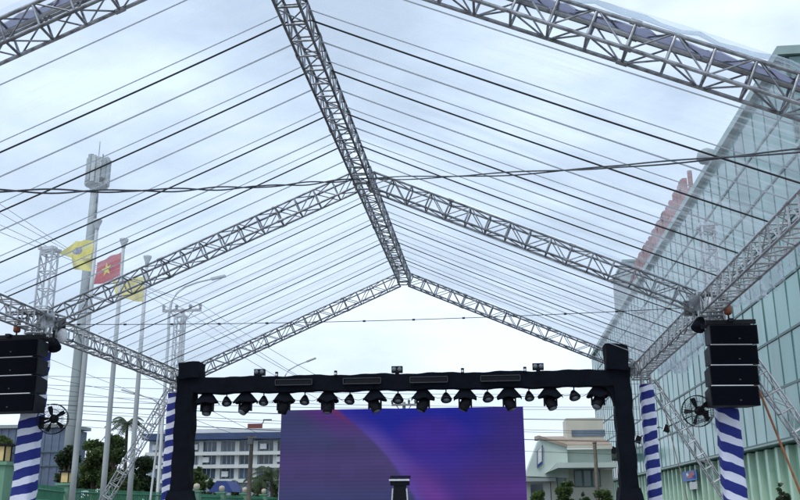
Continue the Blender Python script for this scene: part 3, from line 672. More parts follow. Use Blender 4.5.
# ------------------------------------------------------------------ fans
def fan(px, py, Y, dia, face, label, colx, side):
    c = at(px, py, Y); T = thing('wall_fan', label, 'fan', c, 'black industrial fans on the columns')
    q = face.normalized().to_track_quat('Z', 'Y').to_matrix(); r = dia/2
    def P(a, rr, h): return c+q @ Vector((rr*math.cos(a), rr*math.sin(a), h))
    V, Fc = [], []
    for rr, h in ((r, 0), (r*.98, .09), (r*.62, .13), (r*.62, -.06), (r*.3, .15)):
        tube_geo([P(2*math.pi*k/36, rr, h) for k in range(37)], .008 if rr > r*.9 else .004, 5, V, Fc)
    for k in range(36):
        a = 2*math.pi*k/36; tube_geo([P(a, .08, .15), P(a+.12, r*.6, .13), P(a+.2, r, .06)], .0028, 4, V, Fc); tube_geo([P(a, .08, -.08), P(a, r*.6, -.06), P(a, r, 0)], .0028, 4, V, Fc)
    mesh('guard', V, Fc, 'blackplastic', T, True)
    lathe('motor', c, [(.04, -.26), (.09, -.24), (.10, -.12), (.085, -.02), (.03, .0)], 'blackplastic', T, 14, face)
    lathe('hub', c, [(.06, .0), (.06, .05), (.02, .09)], 'blackplastic', T, 12, face)
    for k in range(5):
        a0 = 2*math.pi*k/5+.6; V = []
        for i, rr in enumerate((.05, r*.4, r*.7, r*.88)):
            wd = (.10, .22, .20, .14)[i]
            V += [P(a0-wd, rr, -.01), P(a0+wd, rr, .06), P(a0+wd, rr, .068), P(a0-wd, rr, -.002)]
        Fc = [(i*4+j, i*4+(j+1) % 4, i*4+4+(j+1) % 4, i*4+4+j) for i in range(3) for j in range(4)]+[(0, 1, 2, 3), (15, 14, 13, 12)]
        mesh('blade', V, Fc, 'blackplastic', T)
    b = c-face.normalized()*.2
    bar('mount_arm', b, (colx, D2, c.z-.08), .028, 'blackplastic', T); box('mount_plate', (colx, D2, c.z-.08), (.06, .14, .22), 'blackplastic', T)
fan(698, 411, D2-.25, .64, Vector((-.45, -.9, -.12)), 'black caged wall fan on the striped column near the glass building', XRR-.24, -1)
fan(53, 419, D2-.25, .66, Vector((.3, -.95, -.1)), 'black caged wall fan on the striped column on the flagpole side', XL+.24, 1)

# ---- loose cables tied along the eave trusses
for X, sg, sn in ((XL, 1, 'flagpole side'), (XRR, -1, 'glass building side')):
    rr = random.Random(int(X*7)); y = D2+.5; P = []
    while y < D3-.6:
        L = rr.uniform(.6, 1.3); P += sag((X+sg*.21, y, HE-.19), (X+sg*.21, min(y+L, D3-.5), HE-.19), rr.uniform(.03, .13), 6)[:-1]; y += L
    T = thing('eave_cable', 'loose black lamp cable tied along the back eave truss, %s' % sn, 'cable', P[0], 'loose cables on the eave trusses')
    tube('cable', P, .010, 'blackcable', T, 5)
    for p in P[::6]: bar('cable_tie', p+Vector((0, -.01, -.03)), p+Vector((0, .01, .04)), .016, 'blackplastic', T, 6)
    for D, tt in ((D2, 'middle'), (D3, 'back')):
        T = thing('joint_plate', 'bolted gusset plates where %s roof truss meets the eave, %s' % (tt, sn), 'joint', (X, D, HE-.2), 'eave joint plates')
        for dy in (-.275, .275):
            o = box('plate', (X+sg*.28, D+dy, HE+.02), (.32, .012, .34), 'alu', T)
            for bx in (-.1, .1):
                for bz in (-.1, .1): bar('bolt', (X+sg*.28+bx, D+dy-.02, HE+.02+bz), (X+sg*.28+bx, D+dy+.02, HE+.02+bz), .016, 'alu_light', T, 6)
# ---- guy ropes
p1, p2 = at(764, 402, D2+.1), at(800, 492, D2+.4); d = p2-p1
o = tube('ratchet_strap', [Vector((XRR+.3, D2+.05, HE-.2)), p1, p2, p1+d*(p1.z-.03)/(p1.z-p2.z)], .024, 'orangestrap', None, 6); tag(o, 'rusty orange guy strap running down beside the speaker array', 'strap')
p1, p2 = at(658, 384, D3+.1), at(687, 498, D3+.3); d = p2-p1
o = tube('guy_rope', [Vector((XRR+.2, D3, HE-.2)), p1, p2, p1+d*(p1.z-.03)/(p1.z-p2.z)], .014, 'rope', None, 6); tag(o, 'thin brown guy rope from back column near the glass building', 'rope')

# ------------------------------------------------------------------ glass building on the right
XB = 18.0
yn = atX(781, 56, XB); ztop = yn.z; YN = yn.y; YF = atX(595.5, 430, XB).y
zs = atX(792, 437, XB).z; ROWS = 7; rh = (ztop-zs)/ROWS; pw = 2.55
print('glass building', YN, YF, zs, ztop, rh)
GB = thing('glass_building', 'long pale teal glass clad building with green fluted base', 'building', (XB+12, YN+40, 0))
Y0b = 44.0
box('core', (XB+12.3, (Y0b+YF)/2, (zs+ztop-2*rh)/2), (24, YF-Y0b-.2, ztop-2*rh-zs-.1), 'seam', GB)
box('upper_core', (XB+12.3, (YN+YF)/2, ztop-rh), (24, YF-YN-.2, 2*rh-.02), 'seam', GB)
rnd = random.Random(11)
ny0 = int(round((YF-YN)/pw)); pwu = (YF-YN)/ny0
for j in range(ROWS):
    ex = 5 if j < ROWS-2 else 0
    for i in range(-ex, ny0):
        y0 = YN+i*pwu; o = box('glass_panel', (XB+.22+rnd.uniform(-.012, .012), y0+pwu/2, zs+(j+.5)*rh), (.08, pwu-.045, rh-.08), 'glasspanel', GB, Matrix.Rotation(rnd.uniform(-.008, .008), 4, 'Z') @ Matrix.Rotation(rnd.uniform(-.012, .012), 4, 'Y'))
    # slim spandrel strip along each storey
    box('storey_band', (XB+.17, (YN-ex*pwu+YF)/2, zs+j*rh), (.10, YF-YN+ex*pwu, .16), 'seam', GB)
for i in range(-5, ny0+1):            # standing fins at the joints
    z1 = ztop if i >= 0 else ztop-2*rh
    box('mullion', (XB+.165, YN+i*pwu, (zs+z1)/2), (.06, .06, z1-zs), 'glassdark', GB)
for j in range(2):                    # end face of the upper storeys
    for i in range(9): box('end_panel', (XB+.4+(i+.5)*2.6, YN-.0, ztop-(j+.5)*rh-.06), (2.53, .08, rh-.1), 'glassdark', GB)
box('coping', (XB+12.2, (YN+YF)/2, ztop+.28), (24.9, YF-YN+.5, .56), 'coping', GB)
box('lower_coping', (XB+12.2, (Y0b+YN)/2-.3, ztop-2*rh+.12), (24.7, YN-Y0b-.3, .3), 'coping', GB)
for i in range(9): box('end_panel', (XB+.4+(i+.5)*2.6, Y0b+.02, (zs+ztop-2*rh)/2), (2.53, .08, (ztop-2*rh-zs)-.1), 'glassdark', GB)
box('soffit', (XB+1.1, (Y0b+YF)/2, zs-.09), (2.0, YF-Y0b-.3, .12), 'coping', GB)
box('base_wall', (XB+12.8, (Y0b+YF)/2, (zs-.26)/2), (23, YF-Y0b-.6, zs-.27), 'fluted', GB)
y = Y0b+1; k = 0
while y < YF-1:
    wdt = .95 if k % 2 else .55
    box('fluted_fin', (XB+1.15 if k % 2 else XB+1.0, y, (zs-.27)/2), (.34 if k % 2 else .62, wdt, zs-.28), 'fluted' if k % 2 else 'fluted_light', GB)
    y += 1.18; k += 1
# billboards at the base
def board(px0, px1, py0, py1, X, label, m1, m2):
    a, b = atX(px0, (py0+py1)/2, X), atX(px1, (py0+py1)/2, X); yy0, yy1 = sorted((a.y, b.y)); z1, z0 = atX(px1, py0, X).z, atX(px1, py1, X).z
    T = thing('billboard', label, 'billboard', (X, (yy0+yy1)/2, z0), 'small boards on the glass building')
    box('backing', (X+.1, (yy0+yy1)/2, (z0+z1)/2), (.1, yy1-yy0, z1-z0), m1, T)
    if m2:
        L = yy1-yy0; H = z1-z0; rr = random.Random(5)
        for q in range(7): box('printed_shape', (X+.04-.003*q, yy0+L*rr.uniform(.15, .5), z0+H*rr.uniform(.25, .75)), (.02, L*rr.uniform(.12, .3), H*rr.uniform(.15, .4)), rr.choice([m2, m2, 'whiteplastic', 'awning']), T)
        for q in range(4): box('printed_shape', (X+.04-.003*q, yy0+L*rr.uniform(.6, .85), z0+H*rr.uniform(.3, .7)), (.02, L*.12, H*rr.uniform(.2, .35)), rr.choice(['staryellow', 'whiteplastic', 'bluewall']), T)
board(682, 696, 469.5, 480, XB+.5, 'blue poster board with red and pale shapes on the green fluted base', 'posterblue', 'posterred')
board(689, 696, 481.5, 489, XB+.5, 'small white board under the blue poster on the green fluted base', 'whitewall', None)
# rooftop letters: unreadable reddish slabs on a frame
ra, rb = atX(686, 215, XB), atX(631, 290, XB)
T = thing('rooftop_sign', 'tall red rooftop sign with haze mixed into its colour, along the glass building edge', 'sign', (XB+.3, ra.y, ztop+.5))
hs = atX(678, 184, XB).z-ztop; n = 11; Ls = rb.y-ra.y; rr = random.Random(4)
for i in range(n):
    yc = ra.y+(i+.5)*Ls/n; wl = Ls/n*.78; zb = ztop+.5
    kind = i % 4; hh = (hs-.6)*.86*rr.uniform(.95, 1.0)
    box('letter_stroke', (XB+.25, yc-wl/2+.35, zb+.5+hh/2), (.45, .7, hh), 'redsign', T)
    if kind != 1: box('letter_stroke', (XB+.25, yc+wl/2-.35, zb+.5+hh/2), (.45, .7, hh), 'redsign', T)
    for fz in ((.12, .9), (.5, .88), (.1, .5), (.9, .9))[kind]: box('letter_bar', (XB+.25, yc, zb+.5+hh*fz), (.44, wl-1.4, .7), 'redsign', T)
for i in range(n*2+1): bar('support_post', (XB+.75, ra.y+i*Ls/(2*n), ztop+.45), (XB+.75, ra.y+i*Ls/(2*n), ztop+hs*.8), .09, 'pole', T, 6)
for fz in (.2, .7): bar('support_rail', (XB+.75, ra.y, ztop+.5+fz*hs*.8), (XB+.75, rb.y, ztop+.5+fz*hs*.8), .08, 'pole', T, 6)
bar('mast', (XB+.5, ra.y-.8, ztop+.4), (XB+.5, ra.y-.8, ztop+hs+.2), .22, 'redsign', T, 8)
# plant room near the far end
pa, pb = atX(626, 300, XB-.0), atX(613.5, 300, XB)
T = thing('plant_room', 'grey rooftop plant room at the far end of the glass building', 'plant room', (XB+3, (pa.y+pb.y)/2, ztop+.56))
zt_ = atX(614, 280, XB).z
box('wall', (XB+2.6, (pa.y+pb.y)/2, (ztop+.56+zt_)/2), (5, abs(pb.y-pa.y), zt_-ztop-.56), 'tower', T); box('roof', (XB+2.6, (pa.y+pb.y)/2, zt_+.15), (5.5, abs(pb.y-pa.y)+.6, .3), 'coping', T)
# roof edge camera / lamp dome
p = atX(707, 158, XB-.3)
T = thing('dome_lamp', 'small grey dome fitting bracketed on the glass building roof edge', 'lamp', p); lathe('dome', p, [(.0, -.45), (.6, -.35), (.85, 0), (.7, .5), (.3, .75)], 'tower', T, 14); bar('bracket', p, (XB+.4, p.y, ztop+.3), .12, 'pole', T, 6)
# canopy at far end
ca, cb = at(589, 461, 120), at(612, 448, 100)
T = thing('entrance_canopy', 'white wedge shaped canopy jutting from far end of the glass building', 'canopy', (XB-2, 120, 0))
mesh('roof', [(XB-5, 128, ca.z+1.0), (XB+.1, 128, ca.z+1.4), (XB+.1, 150, ca.z+1.4), (XB-5, 150, ca.z+1.0), (XB-5, 128, ca.z+1.9), (XB+.1, 128, ca.z+2.3), (XB+.1, 150, ca.z+2.3), (XB-5, 150, ca.z+1.9)],
     [(0, 3, 2, 1), (4, 5, 6, 7), (0, 1, 5, 4), (1, 2, 6, 5), (2, 3, 7, 6), (3, 0, 4, 7)], 'whitewall', T)
for yy in (130, 138, 147): bar('post', (XB-4.5, yy, 0), (XB-4.5, yy, ca.z+1.05), .2, 'whitewall', T)
# floodlights on brackets along the facade
for i, (px, py, Y) in enumerate(((614, 449, 92), (638.5, 438, 78), (667, 427, 66))):
    p = atX(px, py, XB-2.2); T = thing('floodlight', ['dark floodlight on an arm off the glass facade above the canopy', 'dark floodlight on an arm off the glass facade beside the striped back column', 'dark floodlight on an arm off the glass facade behind the guy rope'][i], 'floodlight', p, 'floodlights along the glass facade')
    s_ = p.y/120; mesh('head', [p+Vector(v)*s_ for v in ((-.5, -.35, -.5), (.15, -.35, -.75), (.15, .35, -.75), (-.5, .35, -.5), (-.2, -.35, .35), (.35, -.35, .1), (.35, .35, .1), (-.2, .35, .35))],
         [(0, 3, 2, 1), (4, 5, 6, 7), (0, 1, 5, 4), (1, 2, 6, 5), (2, 3, 7, 6), (3, 0, 4, 7)], 'blackplastic', T)
    mesh('lens', [p+Vector(v)*s_ for v in ((-.55, -.3, -.42), (-.55, .3, -.42), (-.26, .3, .3), (-.26, -.3, .3))], [(0, 1, 2, 3)], 'whiteplastic', T)
    bar('arm', p, (XB+.2, p.y+.3, p.z+1.4*s_), .07*s_, 'blackplastic', T, 6)

# ------------------------------------------------------------------ gabled building behind the screen, right side
YW = 78.0
def wp(x, y): return at(x, y, YW)
GW = thing('gabled_building', 'white gabled shop building with brown roof and cream ground floor', 'building', (wp(565, 500).x, YW+5, 0))
x0, x1, x2 = wp(526, 500).x, wp(540, 437).x, wp(567, 446).x; x3 = wp(612, 450).x
za, zb_, zl = wp(540, 437).z, wp(567, 446).z, wp(526, 476).z
def prism(name, poly, ya, yb, m, parent):
    n = len(poly); V = [(x, ya, z) for x, z in poly]+[(x, yb, z) for x, z in poly]
    return mesh(name, V, [tuple(range(n)), tuple(reversed(range(n, 2*n)))]+[(i, i+n, (i+1) % n+n, (i+1) % n) for i in range(n)], m, parent)
prism('gable_wall', [(x0, zl), (x2, zl-.2), (x2, zb_), (x1, za)], YW, YW+8, 'palegreen', GW)
prism('upper_wall', [(x2, wp(570, 466).z), (x3, wp(570, 466).z), (x3, wp(567, 449).z), (x2, wp(567, 449).z)], YW+.6, YW+8, 'palegreen', GW)
mesh('roof', [(x1-.1, YW-.25, za+.12), (x2+.1, YW-.25, zb_+.1), (x3, YW-.25, zb_+.1), (x3, YW+9, za+.7), (x1-.1, YW+9, za+.7), (x1-.1, YW-.25, za-.12), (x2+.1, YW-.25, zb_-.16), (x3, YW-.25, zb_-.16), (x3, YW+9, za+.3), (x1-.1, YW+9, za+.3)],
     [(0, 1, 2, 3, 4), (9, 8, 7, 6, 5), (0, 5, 6, 1), (1, 6, 7, 2), (2, 7, 8, 3), (3, 8, 9, 4), (4, 9, 5, 0)], 'brownroof', GW)
box('roof_trim', ((x2+x3)/2, YW-.3, zb_-.12), (x3-x2, .1, .28), 'creamwall', GW)
box('penthouse', ((wp(571, 430).x+x3)/2, YW+7, (za+wp(571, 427).z)/2+.6), (x3-wp(571, 430).x, 4, wp(571, 427).z-za+1.2), 'creamwall', GW)
box('louvre', ((wp(575, 430).x+x3)/2+.1, YW+4.98, wp(571, 433).z+.35), (x3-wp(575, 430).x, .1, .55), 'window', GW)
zc0, zc1 = wp(570, 469).z, wp(570, 464).z
prism('porch_roof', [(wp(545, 470).x, zc0-.35), (wp(556, 464).x, zc0), (x3, zc0), (x3, zc1), (wp(554, 463).x, zc1)], YW-2.6, YW+.5, 'palegreen', GW)
gz = wp(570, 487).z
box('ground_wall', ((wp(551, 480).x+x3)/2, YW+4, zc0/2), (x3-wp(551, 480).x, 7, zc0-.02), 'creamwall', GW)
for (a, b) in ((557, 566), (574.5, 583), (583.6, 592), (592.6, 601)):
    wxa, wxb = wp(a, 478).x, wp(b, 478).x; zA = zc0-.05; zB = gz if a > 570 else gz-2
    wobj = box('window', ((wxa+wxb)/2, YW+.46, (zA+zB)/2), (wxb-wxa, .1, zA-zB), 'seam', GW)
    pane = box('pane', ((wxa+wxb)/2, YW+.40, (zA+zB)/2), (wxb-wxa-.14, .06, zA-zB-.14), 'glassdark', GW)
box('wing_wall', (wp(535, 490).x, YW+3, wp(535, 482).z/2), (2.6, 5, wp(535, 482).z), 'whitewall', GW)
box('wing_window', (wp(537, 490).x, YW+.45, wp(535, 490).z-.3), (1.0, .08, 1.5), 'window', GW)
box('wing_canopy', (wp(535, 490).x, YW+.2, wp(535, 480).z), (3.4, 2.2, .28), 'tower', GW)
T = thing('shop_sign', 'tilted blue framed sign panel on the white gable wall', 'sign', (wp(540, 468).x, YW-.1, wp(540, 468).z))
s_ = [(wp(537, 468).x, wp(537, 468).z), (wp(542.5, 464).x, wp(542.5, 464).z), (wp(542.5, 445).x, wp(542.5, 445).z), (wp(537, 451).x, wp(537, 451).z)]
prism('frame', s_, YW-.2, YW-.01, 'awning', T)
cx_ = sum(p[0] for p in s_)/4; cz_ = sum(p[1] for p in s_)/4
prism('face', [(cx_+(x-cx_)*.7, cz_+(z-cz_)*.8+.1) for x, z in s_], YW-.24, YW-.19, 'whitewall', T)
p = at(594.5, 443, 70); T = thing('timber_pole', 'short brown timber pole before the gabled building', 'pole', (p.x, 70, 0)); bar('shaft', (p.x, 70, 0), (p.x, 70, p.z), .14, 'wood', T, 10); bar('cap', (p.x, 70, p.z-.02), (p.x, 70, p.z+.08), .17, 'wood', T, 10)
# ------------------------------------------------------------------ office block, left
YO = 112.0
def op(x, y): return at(x, y, YO)
OB = thing('office_block', 'three storey white office block with deep blue roof fascia', 'building', (op(230, 500).x, YO+6, 0))
xa, xb = op(146, 450).x, op(302, 450).x; zt = op(230, 432).z; zr0 = op(230, 439.5).z
box('wall', ((xa+xb)/2, YO+6, zr0/2), (xb-xa, 10, zr0), 'officewhite', OB)
box('roof_fascia', ((xa+xb)/2, YO+5.6, (zt+zr0)/2-.05), (xb-xa+.8, 12.4, zt-zr0-.15), 'blueroof', OB)
box('roof', ((xa+xb)/2, YO+7, zt+.3), (xb-xa-1, 8, .75), 'whitewall', OB)
fl = [(441.5, 450.5), (455, 463.5), (468, 478)]
bays = [(151, 158), (160, 167), (170, 178), (181, 188), (191, 197), (201, 213), (220.5, 233), (238.5, 251), (257.5, 272), (276, 284), (287, 298)]
for fi, (ya, yb) in enumerate(fl):
    z1, z0 = op(230, ya).z, op(230, yb).z
    for bi, (a, b) in enumerate(bays):
        wa, wb = op(a, 460).x, op(b, 460).x
        box('window', ((wa+wb)/2, YO+.96, (z0+z1)/2), (wb-wa, .12, z1-z0), 'window', OB)
        for q in range(1, 3): box('window_bar', (wa+(wb-wa)*q/3, YO+.88, (z0+z1)/2), (.07, .06, z1-z0), 'officewhite', OB)
        if (bi*3+fi*5) % 4 == 0: box('air_unit', (wa+(wb-wa)*.3, YO+.6, z0+.5), (.8, .4, .65), 'whiteplastic', OB)
    box('ledge', ((xa+xb)/2, YO+.4, z0-.35), (xb-xa, 1.2, .42), 'whitewall', OB)
for a in (199, 217, 235.5, 254, 274): box('pilaster', (op(a, 460).x, YO+.75, zr0/2), (.55, .5, zr0-.3), 'whitewall', OB)
T = thing('rooftop_board', 'small dark red board on the blue roofed office block', 'sign', (op(246, 430).x, YO+4, zt+.6))
box('board', (op(246.5, 430).x, YO+4, op(246, 429).z+.55), (1.9, .3, .9), 'orangewall', T)
for s_ in (-.7, .7): bar('post', (op(246.5, 430).x+s_, YO+4.1, zt+.55), (op(246.5, 430).x+s_, YO+4.1, op(246, 429).z+.5), .07, 'pole', T, 6)
p = op(254, 424); T = thing('roof_lamp', 'thin lamp post with bent arm on the office block roof', 'lamp', (p.x, YO+4, zt+.6)); tube('post', [(p.x, YO+4, zt+.6), (p.x, YO+4, op(250, 424).z+.3), (p.x+.25, YO+4, op(250, 423).z+.7)], .06, 'greycable', T); box('head', (p.x+.7, YO+4, op(250, 423).z+.75), (1.1, .25, .14), 'greycable', T)
a, b = at(214, 481, 84), at(232, 481, 84)
T = thing('blue_awning', 'deep blue pitched awning among the shrubs before the office block', 'awning', ((a.x+b.x)/2, 85, 0))
zA = a.z; prism('roof', [(a.x-.3, zA-1.0), (b.x+.3, zA-1.0), (b.x-.4, zA), (a.x+.4, zA)], 83.5, 87, 'awning', T)
for xx in (a.x, b.x):
    for yy in (83.8, 86.7): bar('post', (xx, yy, 0), (xx, yy, zA-.98), .06, 'pole', T, 6)
# ------------------------------------------------------------------ blue warehouse, far left
YB = 80.0
def bp_(x, y): return at(x, y, YB)
WB = thing('blue_warehouse', 'grey blue ribbed metal warehouse beyond the green fence', 'warehouse', (bp_(40, 500).x, YB+2, 0))
xa, xb = bp_(-30, 450).x, bp_(66, 450).x; zt = bp_(40, 428).z
n = 26
for i in range(n): box('cladding_panel', (xa+(i+.5)*(xb-xa)/n, YB+(.0 if i % 2 else .06), zt/2), ((xb-xa)/n, .14, zt), 'bluewall', WB)
box('wall', ((xa+xb)/2, YB+2.1, zt/2-.05), (xb-xa-.1, 4, zt-.1), 'bluewall', WB)
for q in (452, 466): box('band', ((xa+xb)/2, YB-.12, bp_(40, q).z), (xb-xa, .08, .12), 'seam', WB)
box('roof_edge', ((xa+xb)/2, YB+2, zt+.15), (xb-xa+.5, 4.6, .3), 'tower', WB)
p = bp_(2, 440); box('orange_annex', (p.x-.5, YB-2, p.z/2), (2.4, 3.6, p.z), 'orangewall', WB)

# ------------------------------------------------------------------ fence with lamp pillars
FP = [(at(3, 446, 25.0).x, 25.0, 3.35), (at(67, 470, 37.5).x, 37.5, 3.1), (at(197, 482, 55).x, 55, 3.1), (at(222, 486, 61).x, 61, 3.1), (at(245, 487, 66).x, 66, 3.1), (at(264, 489, 72).x, 72, 3.1), (at(283, 490, 78).x, 78, 3.1)]
PL = ['wide gate pillar with yellow box lamp on the fence behind the wall fan', 'green fence pillar with yellow box lamp between wall fan and flagpoles', 'green fence pillar with round lamp half behind the stage post', 'green fence pillar with round lamp below the blue awning', 'green fence pillar with round lamp beside the leaning utility pole', 'green fence pillar with round lamp in front of the palm', 'green fence pillar with round lamp beside the video wall edge']
for i, (x, y, h) in enumerate(FP):
    T = thing('fence_pillar', PL[i], 'pillar', (x, y, 0), 'green fence pillars with lamps'); wd = .62 if i == 0 else .5
    box('shaft', (x, y, (h-.55)/2), (wd, wd, h-.55), 'fencepillar', T); box('cap', (x, y, h-.5), (wd+.14, wd+.14, .1), 'fencepillar', T)
    if i < 2:
        l = box('lamp_box', (x, y, h-.22), (.34, .34, .40), 'lampglass', T)
        for sx in (-1, 1):
            for sy_ in (-1, 1): bar('lamp_edge', (x+sx*.175, y+sy_*.175, h-.45), (x+sx*.175, y+sy_*.175, h), .025, 'blackplastic', T, 6)
        box('lamp_roof', (x, y, h+.02), (.5, .5, .06), 'blackplastic', T)
    else:
        lathe('lamp_globe', (x, y, h-.22), [(.1, -.22), (.17, -.16), (.2, 0), (.16, .13), (.0, .19)], 'globe', T, 12)
for i in range(len(FP)-1):
    (xa, ya, _), (xb, yb, _) = FP[i], FP[i+1]; a, b = Vector((xa, ya, 0)), Vector((xb, yb, 0)); L = (b-a).length; t = (b-a)/L
    T = thing('fence_panel', ['green bar fence panel below the wall fan, next to the gate pillar', 'green bar fence panel passing behind the flagpoles', 'green bar fence panel beneath the blue awning', 'green bar fence panel before the round shrubs by the awning', 'green bar fence panel before the leaning utility pole', 'green bar fence panel ending at the video wall'][i], 'fence', a, 'green bar fence panels')
    for z in (.35, 1.9, 2.28): bar('rail', a+Vector((0, 0, z))+t*.26, b+Vector((0, 0, z))-t*.26, .035, 'greenfence', T, 6)
    n = min(80, int(L/.17)) if i != 1 else 105
    for k in range(n):
        p = a+t*(.35+(L-.7)*(k+.5)/n); bar('fence_bar', p+Vector((0, 0, .08)), p+Vector((0, 0, 2.45)), .024, 'greenfence', T, 5)
    box('plinth', (a+b)/2+Vector((0, 0, .12)), (.22, L-.5, .24), 'fencepillar', T, Matrix.Rotation(math.atan2(-(xb-xa), yb-ya), 4, 'Z'))

# ------------------------------------------------------------------ flagpoles and flags
def flagpole(px, py, Y, label):
    p = at(px, py, Y); T = thing('flagpole', label, 'flagpole', (p.x, Y, 0), 'grey flagpoles')
    lathe('shaft', (p.x, Y, 0), [(.115, 0), (.105, 3), (.085, p.z*.7), (.065, p.z-.25)], 'pole', T, 14)
    lathe('finial', (p.x, Y, p.z-.3), [(.075, 0), (.085, .1), (.17, .32), (.175, .38), (.06, .42)], 'pole', T, 14)
    lathe('foot', (p.x, Y, 0), [(.3, 0), (.3, .08), (.14, .14)], 'concrete', T, 14)
    return p
pa = flagpole(97.5, 222, 30.5, 'grey flagpole flying the yellow flag with blue emblem')
pb = flagpole(124, 241, 32.8, 'grey flagpole flying the red flag with a star')
pc = flagpole(147.5, 258, 35.1, 'grey flagpole flying the plain yellow flag')
def flag(corners, Y, m, label, wav, seed, fold=0):
    # corners: hoist top, hoist bottom, fly bottom, fly top in photo pixels, waving in depth
    c = [at(x, y, Y) for x, y in corners]; nu, nv = 24, 14; V, Fc = [], []; rr = random.Random(seed); ph = rr.uniform(0, 6)
    for i in range(nu+1):
        u = i/nu
        for j in range(nv+1):
            v = j/nv; p = c[0].lerp(c[3], u).lerp(c[1].lerp(c[2], u), v)
            p = p+Vector((0, wav*u**.6*math.sin(u*7+v*2.2+ph)+wav*.4*math.sin(u*13+v*4), wav*.35*u*math.sin(u*6+ph+v)))
            V.append(p)
    for i in range(nu):
        for j in range(nv): a = i*(nv+1)+j; Fc.append((a, a+nv+1, a+nv+2, a+1))
    off = Vector((0, .012, 0)); nV = len(V); V2 = V+[p+off for p in V]; Fc2 = Fc+[tuple(reversed([q+nV for q in f])) for f in Fc]
    T = thing('flag', label, 'flag', c[1]); mesh('cloth', V2, Fc2, m, T, True)
    return T, V, nu, nv
def on(V, nu, nv, u, v, d=-.015):
    i = min(nu-1, int(u*nu)); j = min(nv-1, int(v*nv)); fu, fv = u*nu-i, v*nv-j; g = lambda a, b: V[a*(nv+1)+b]
    return g(i, j).lerp(g(i+1, j), fu).lerp(g(i, j+1).lerp(g(i+1, j+1), fu), fv)+Vector((0, d, 0))
T, V, nu, nv = flag([(121, 252), (120, 276), (95, 286), (96, 263)], 32.75, 'flagred', 'red flag with a yellow five pointed star', .10, 3)
P = []
for k in range(10):
    a = math.pi/2+k*math.pi/5; r = .30 if k % 2 == 0 else .12; P.append(on(V, nu, nv, .56+r*math.cos(a)*.78, .47-r*math.sin(a)))
P.append(on(V, nu, nv, .56, .47)); mesh('star', P, [(k, (k+1) % 10, 10) for k in range(10)], 'staryellow', T)
P = [at(x, y, 30.4) for x, y in ((92.5, 241), (91.5, 270))]
T, V, nu, nv = flag([(93.5, 240), (91, 259), (60, 256), (74, 241)], 30.4, 'flagyellow', 'yellow flag with a small blue emblem, folding in the wind', .12, 8)
V2, F2 = [], []
for i in range(13):
    for j in range(7):
        u, v = i/12, j/6; p = at(92-u*20+v*0-math.sin(v*3)*1.0, 257.5+v*13-u*1.5+math.sin(u*4)*1.2, 30.42); V2.append(p+Vector((0, .14*math.sin(u*6+v*2), 0)))
for i in range(12):
    for j in range(6): a = i*7+j; F2.append((a, a+7, a+8, a+1))
mesh('lower_fold', V2, F2, 'flagyellow', T, True)
P = [on(V, nu, nv, .57+.19*math.cos(k*math.pi/9), .58+.20*math.sin(k*math.pi/9)) for k in range(18)]+[on(V, nu, nv, .57, .58)]
mesh('emblem', P, [(k, (k+1) % 18, 18) for k in range(18)], 'emblem', T)
for v0 in (.50, .62): mesh('emblem_stripe', [on(V, nu, nv, u, v, -.022) for u, v in ((.42, v0), (.72, v0-.02), (.72, v0+.03), (.42, v0+.05))], [(0, 1, 2, 3)], 'flagyellow', T)
flag([(145, 276), (143, 302), (118, 298), (113, 282)], 35.05, 'flagyellow', 'plain yellow flag half hidden behind the sloping roof truss', .12, 12)

# ------------------------------------------------------------------ telecom mast
YT = 60.0
tp = at(94, 190, YT); tb = at(70, 500, YT); xm = (tp.x+at(73, 470, YT).x)/2; zT = at(95, 186, YT).z
xm = at(93.5, 205, YT).x
T = thing('telecom_mast', 'tall grey telecom monopole crowned with panel antennas behind the flagpoles', 'mast', (xm, YT, 0))
lathe('shaft', (xm, YT, 0), [(.46, 0), (.43, 8), (.33, zT-4), (.29, zT)], 'tower', T, 18)
zA0, zA1 = at(95, 186, YT).z, at(95, 158, YT).z
lathe('platform', (xm, YT, zA0-.12), [(.45, 0), (.75, .1), (.75, .25), (.4, .3)], 'tower', T, 16)
bar('core', (xm, YT, zA0), (xm, YT, zA1), .22, 'antenna_dark', T, 10)
bar('lightning_rod', (xm+.05, YT, zA1-.2), (xm+.05, YT, zA1+1.3), .035, 'pole', T, 6)
for k in range(14):
    a = 2*math.pi*k/14+.2; x, y = xm+.12+.80*math.cos(a), YT+.80*math.sin(a); dz = (k % 3)*-.12
    o = box('panel_antenna', (x, y, (zA0+zA1)/2+.1+dz), (.16, .30, (zA1-zA0)*(.92 if k % 4 else .7)), 'antenna' if k % 3 else 'tower', T, Matrix.Rotation(a, 4, 'Z'))
    bar('antenna_pipe', (xm+.12+.6*math.cos(a), YT+.6*math.sin(a), zA0), (xm+.12+.6*math.cos(a), YT+.6*math.sin(a), zA1+.1+dz), .05, 'antenna_dark', T, 6)
    if k % 2: box('radio_unit', (xm+.42*math.cos(a), YT+.42*math.sin(a), zA0+.5), (.25, .3, .55), 'antenna_dark', T, Matrix.Rotation(a, 4, 'Z'))
for r_ in (.3, .8):
    z = zA0+(zA1-zA0)*r_; V, Fc = tube_geo([(xm+.12+.62*math.cos(2*math.pi*k/18), YT+.62*math.sin(2*math.pi*k/18), z) for k in range(19)], .05, 6); mesh('ring', V, Fc, 'tower', T, True)
V, Fc = tube_geo([(xm+.45, YT-.3, .5), (xm+.36, YT-.28, zT)], .05, 6); mesh('cable_riser', V, Fc, 'antenna_dark', T, True)

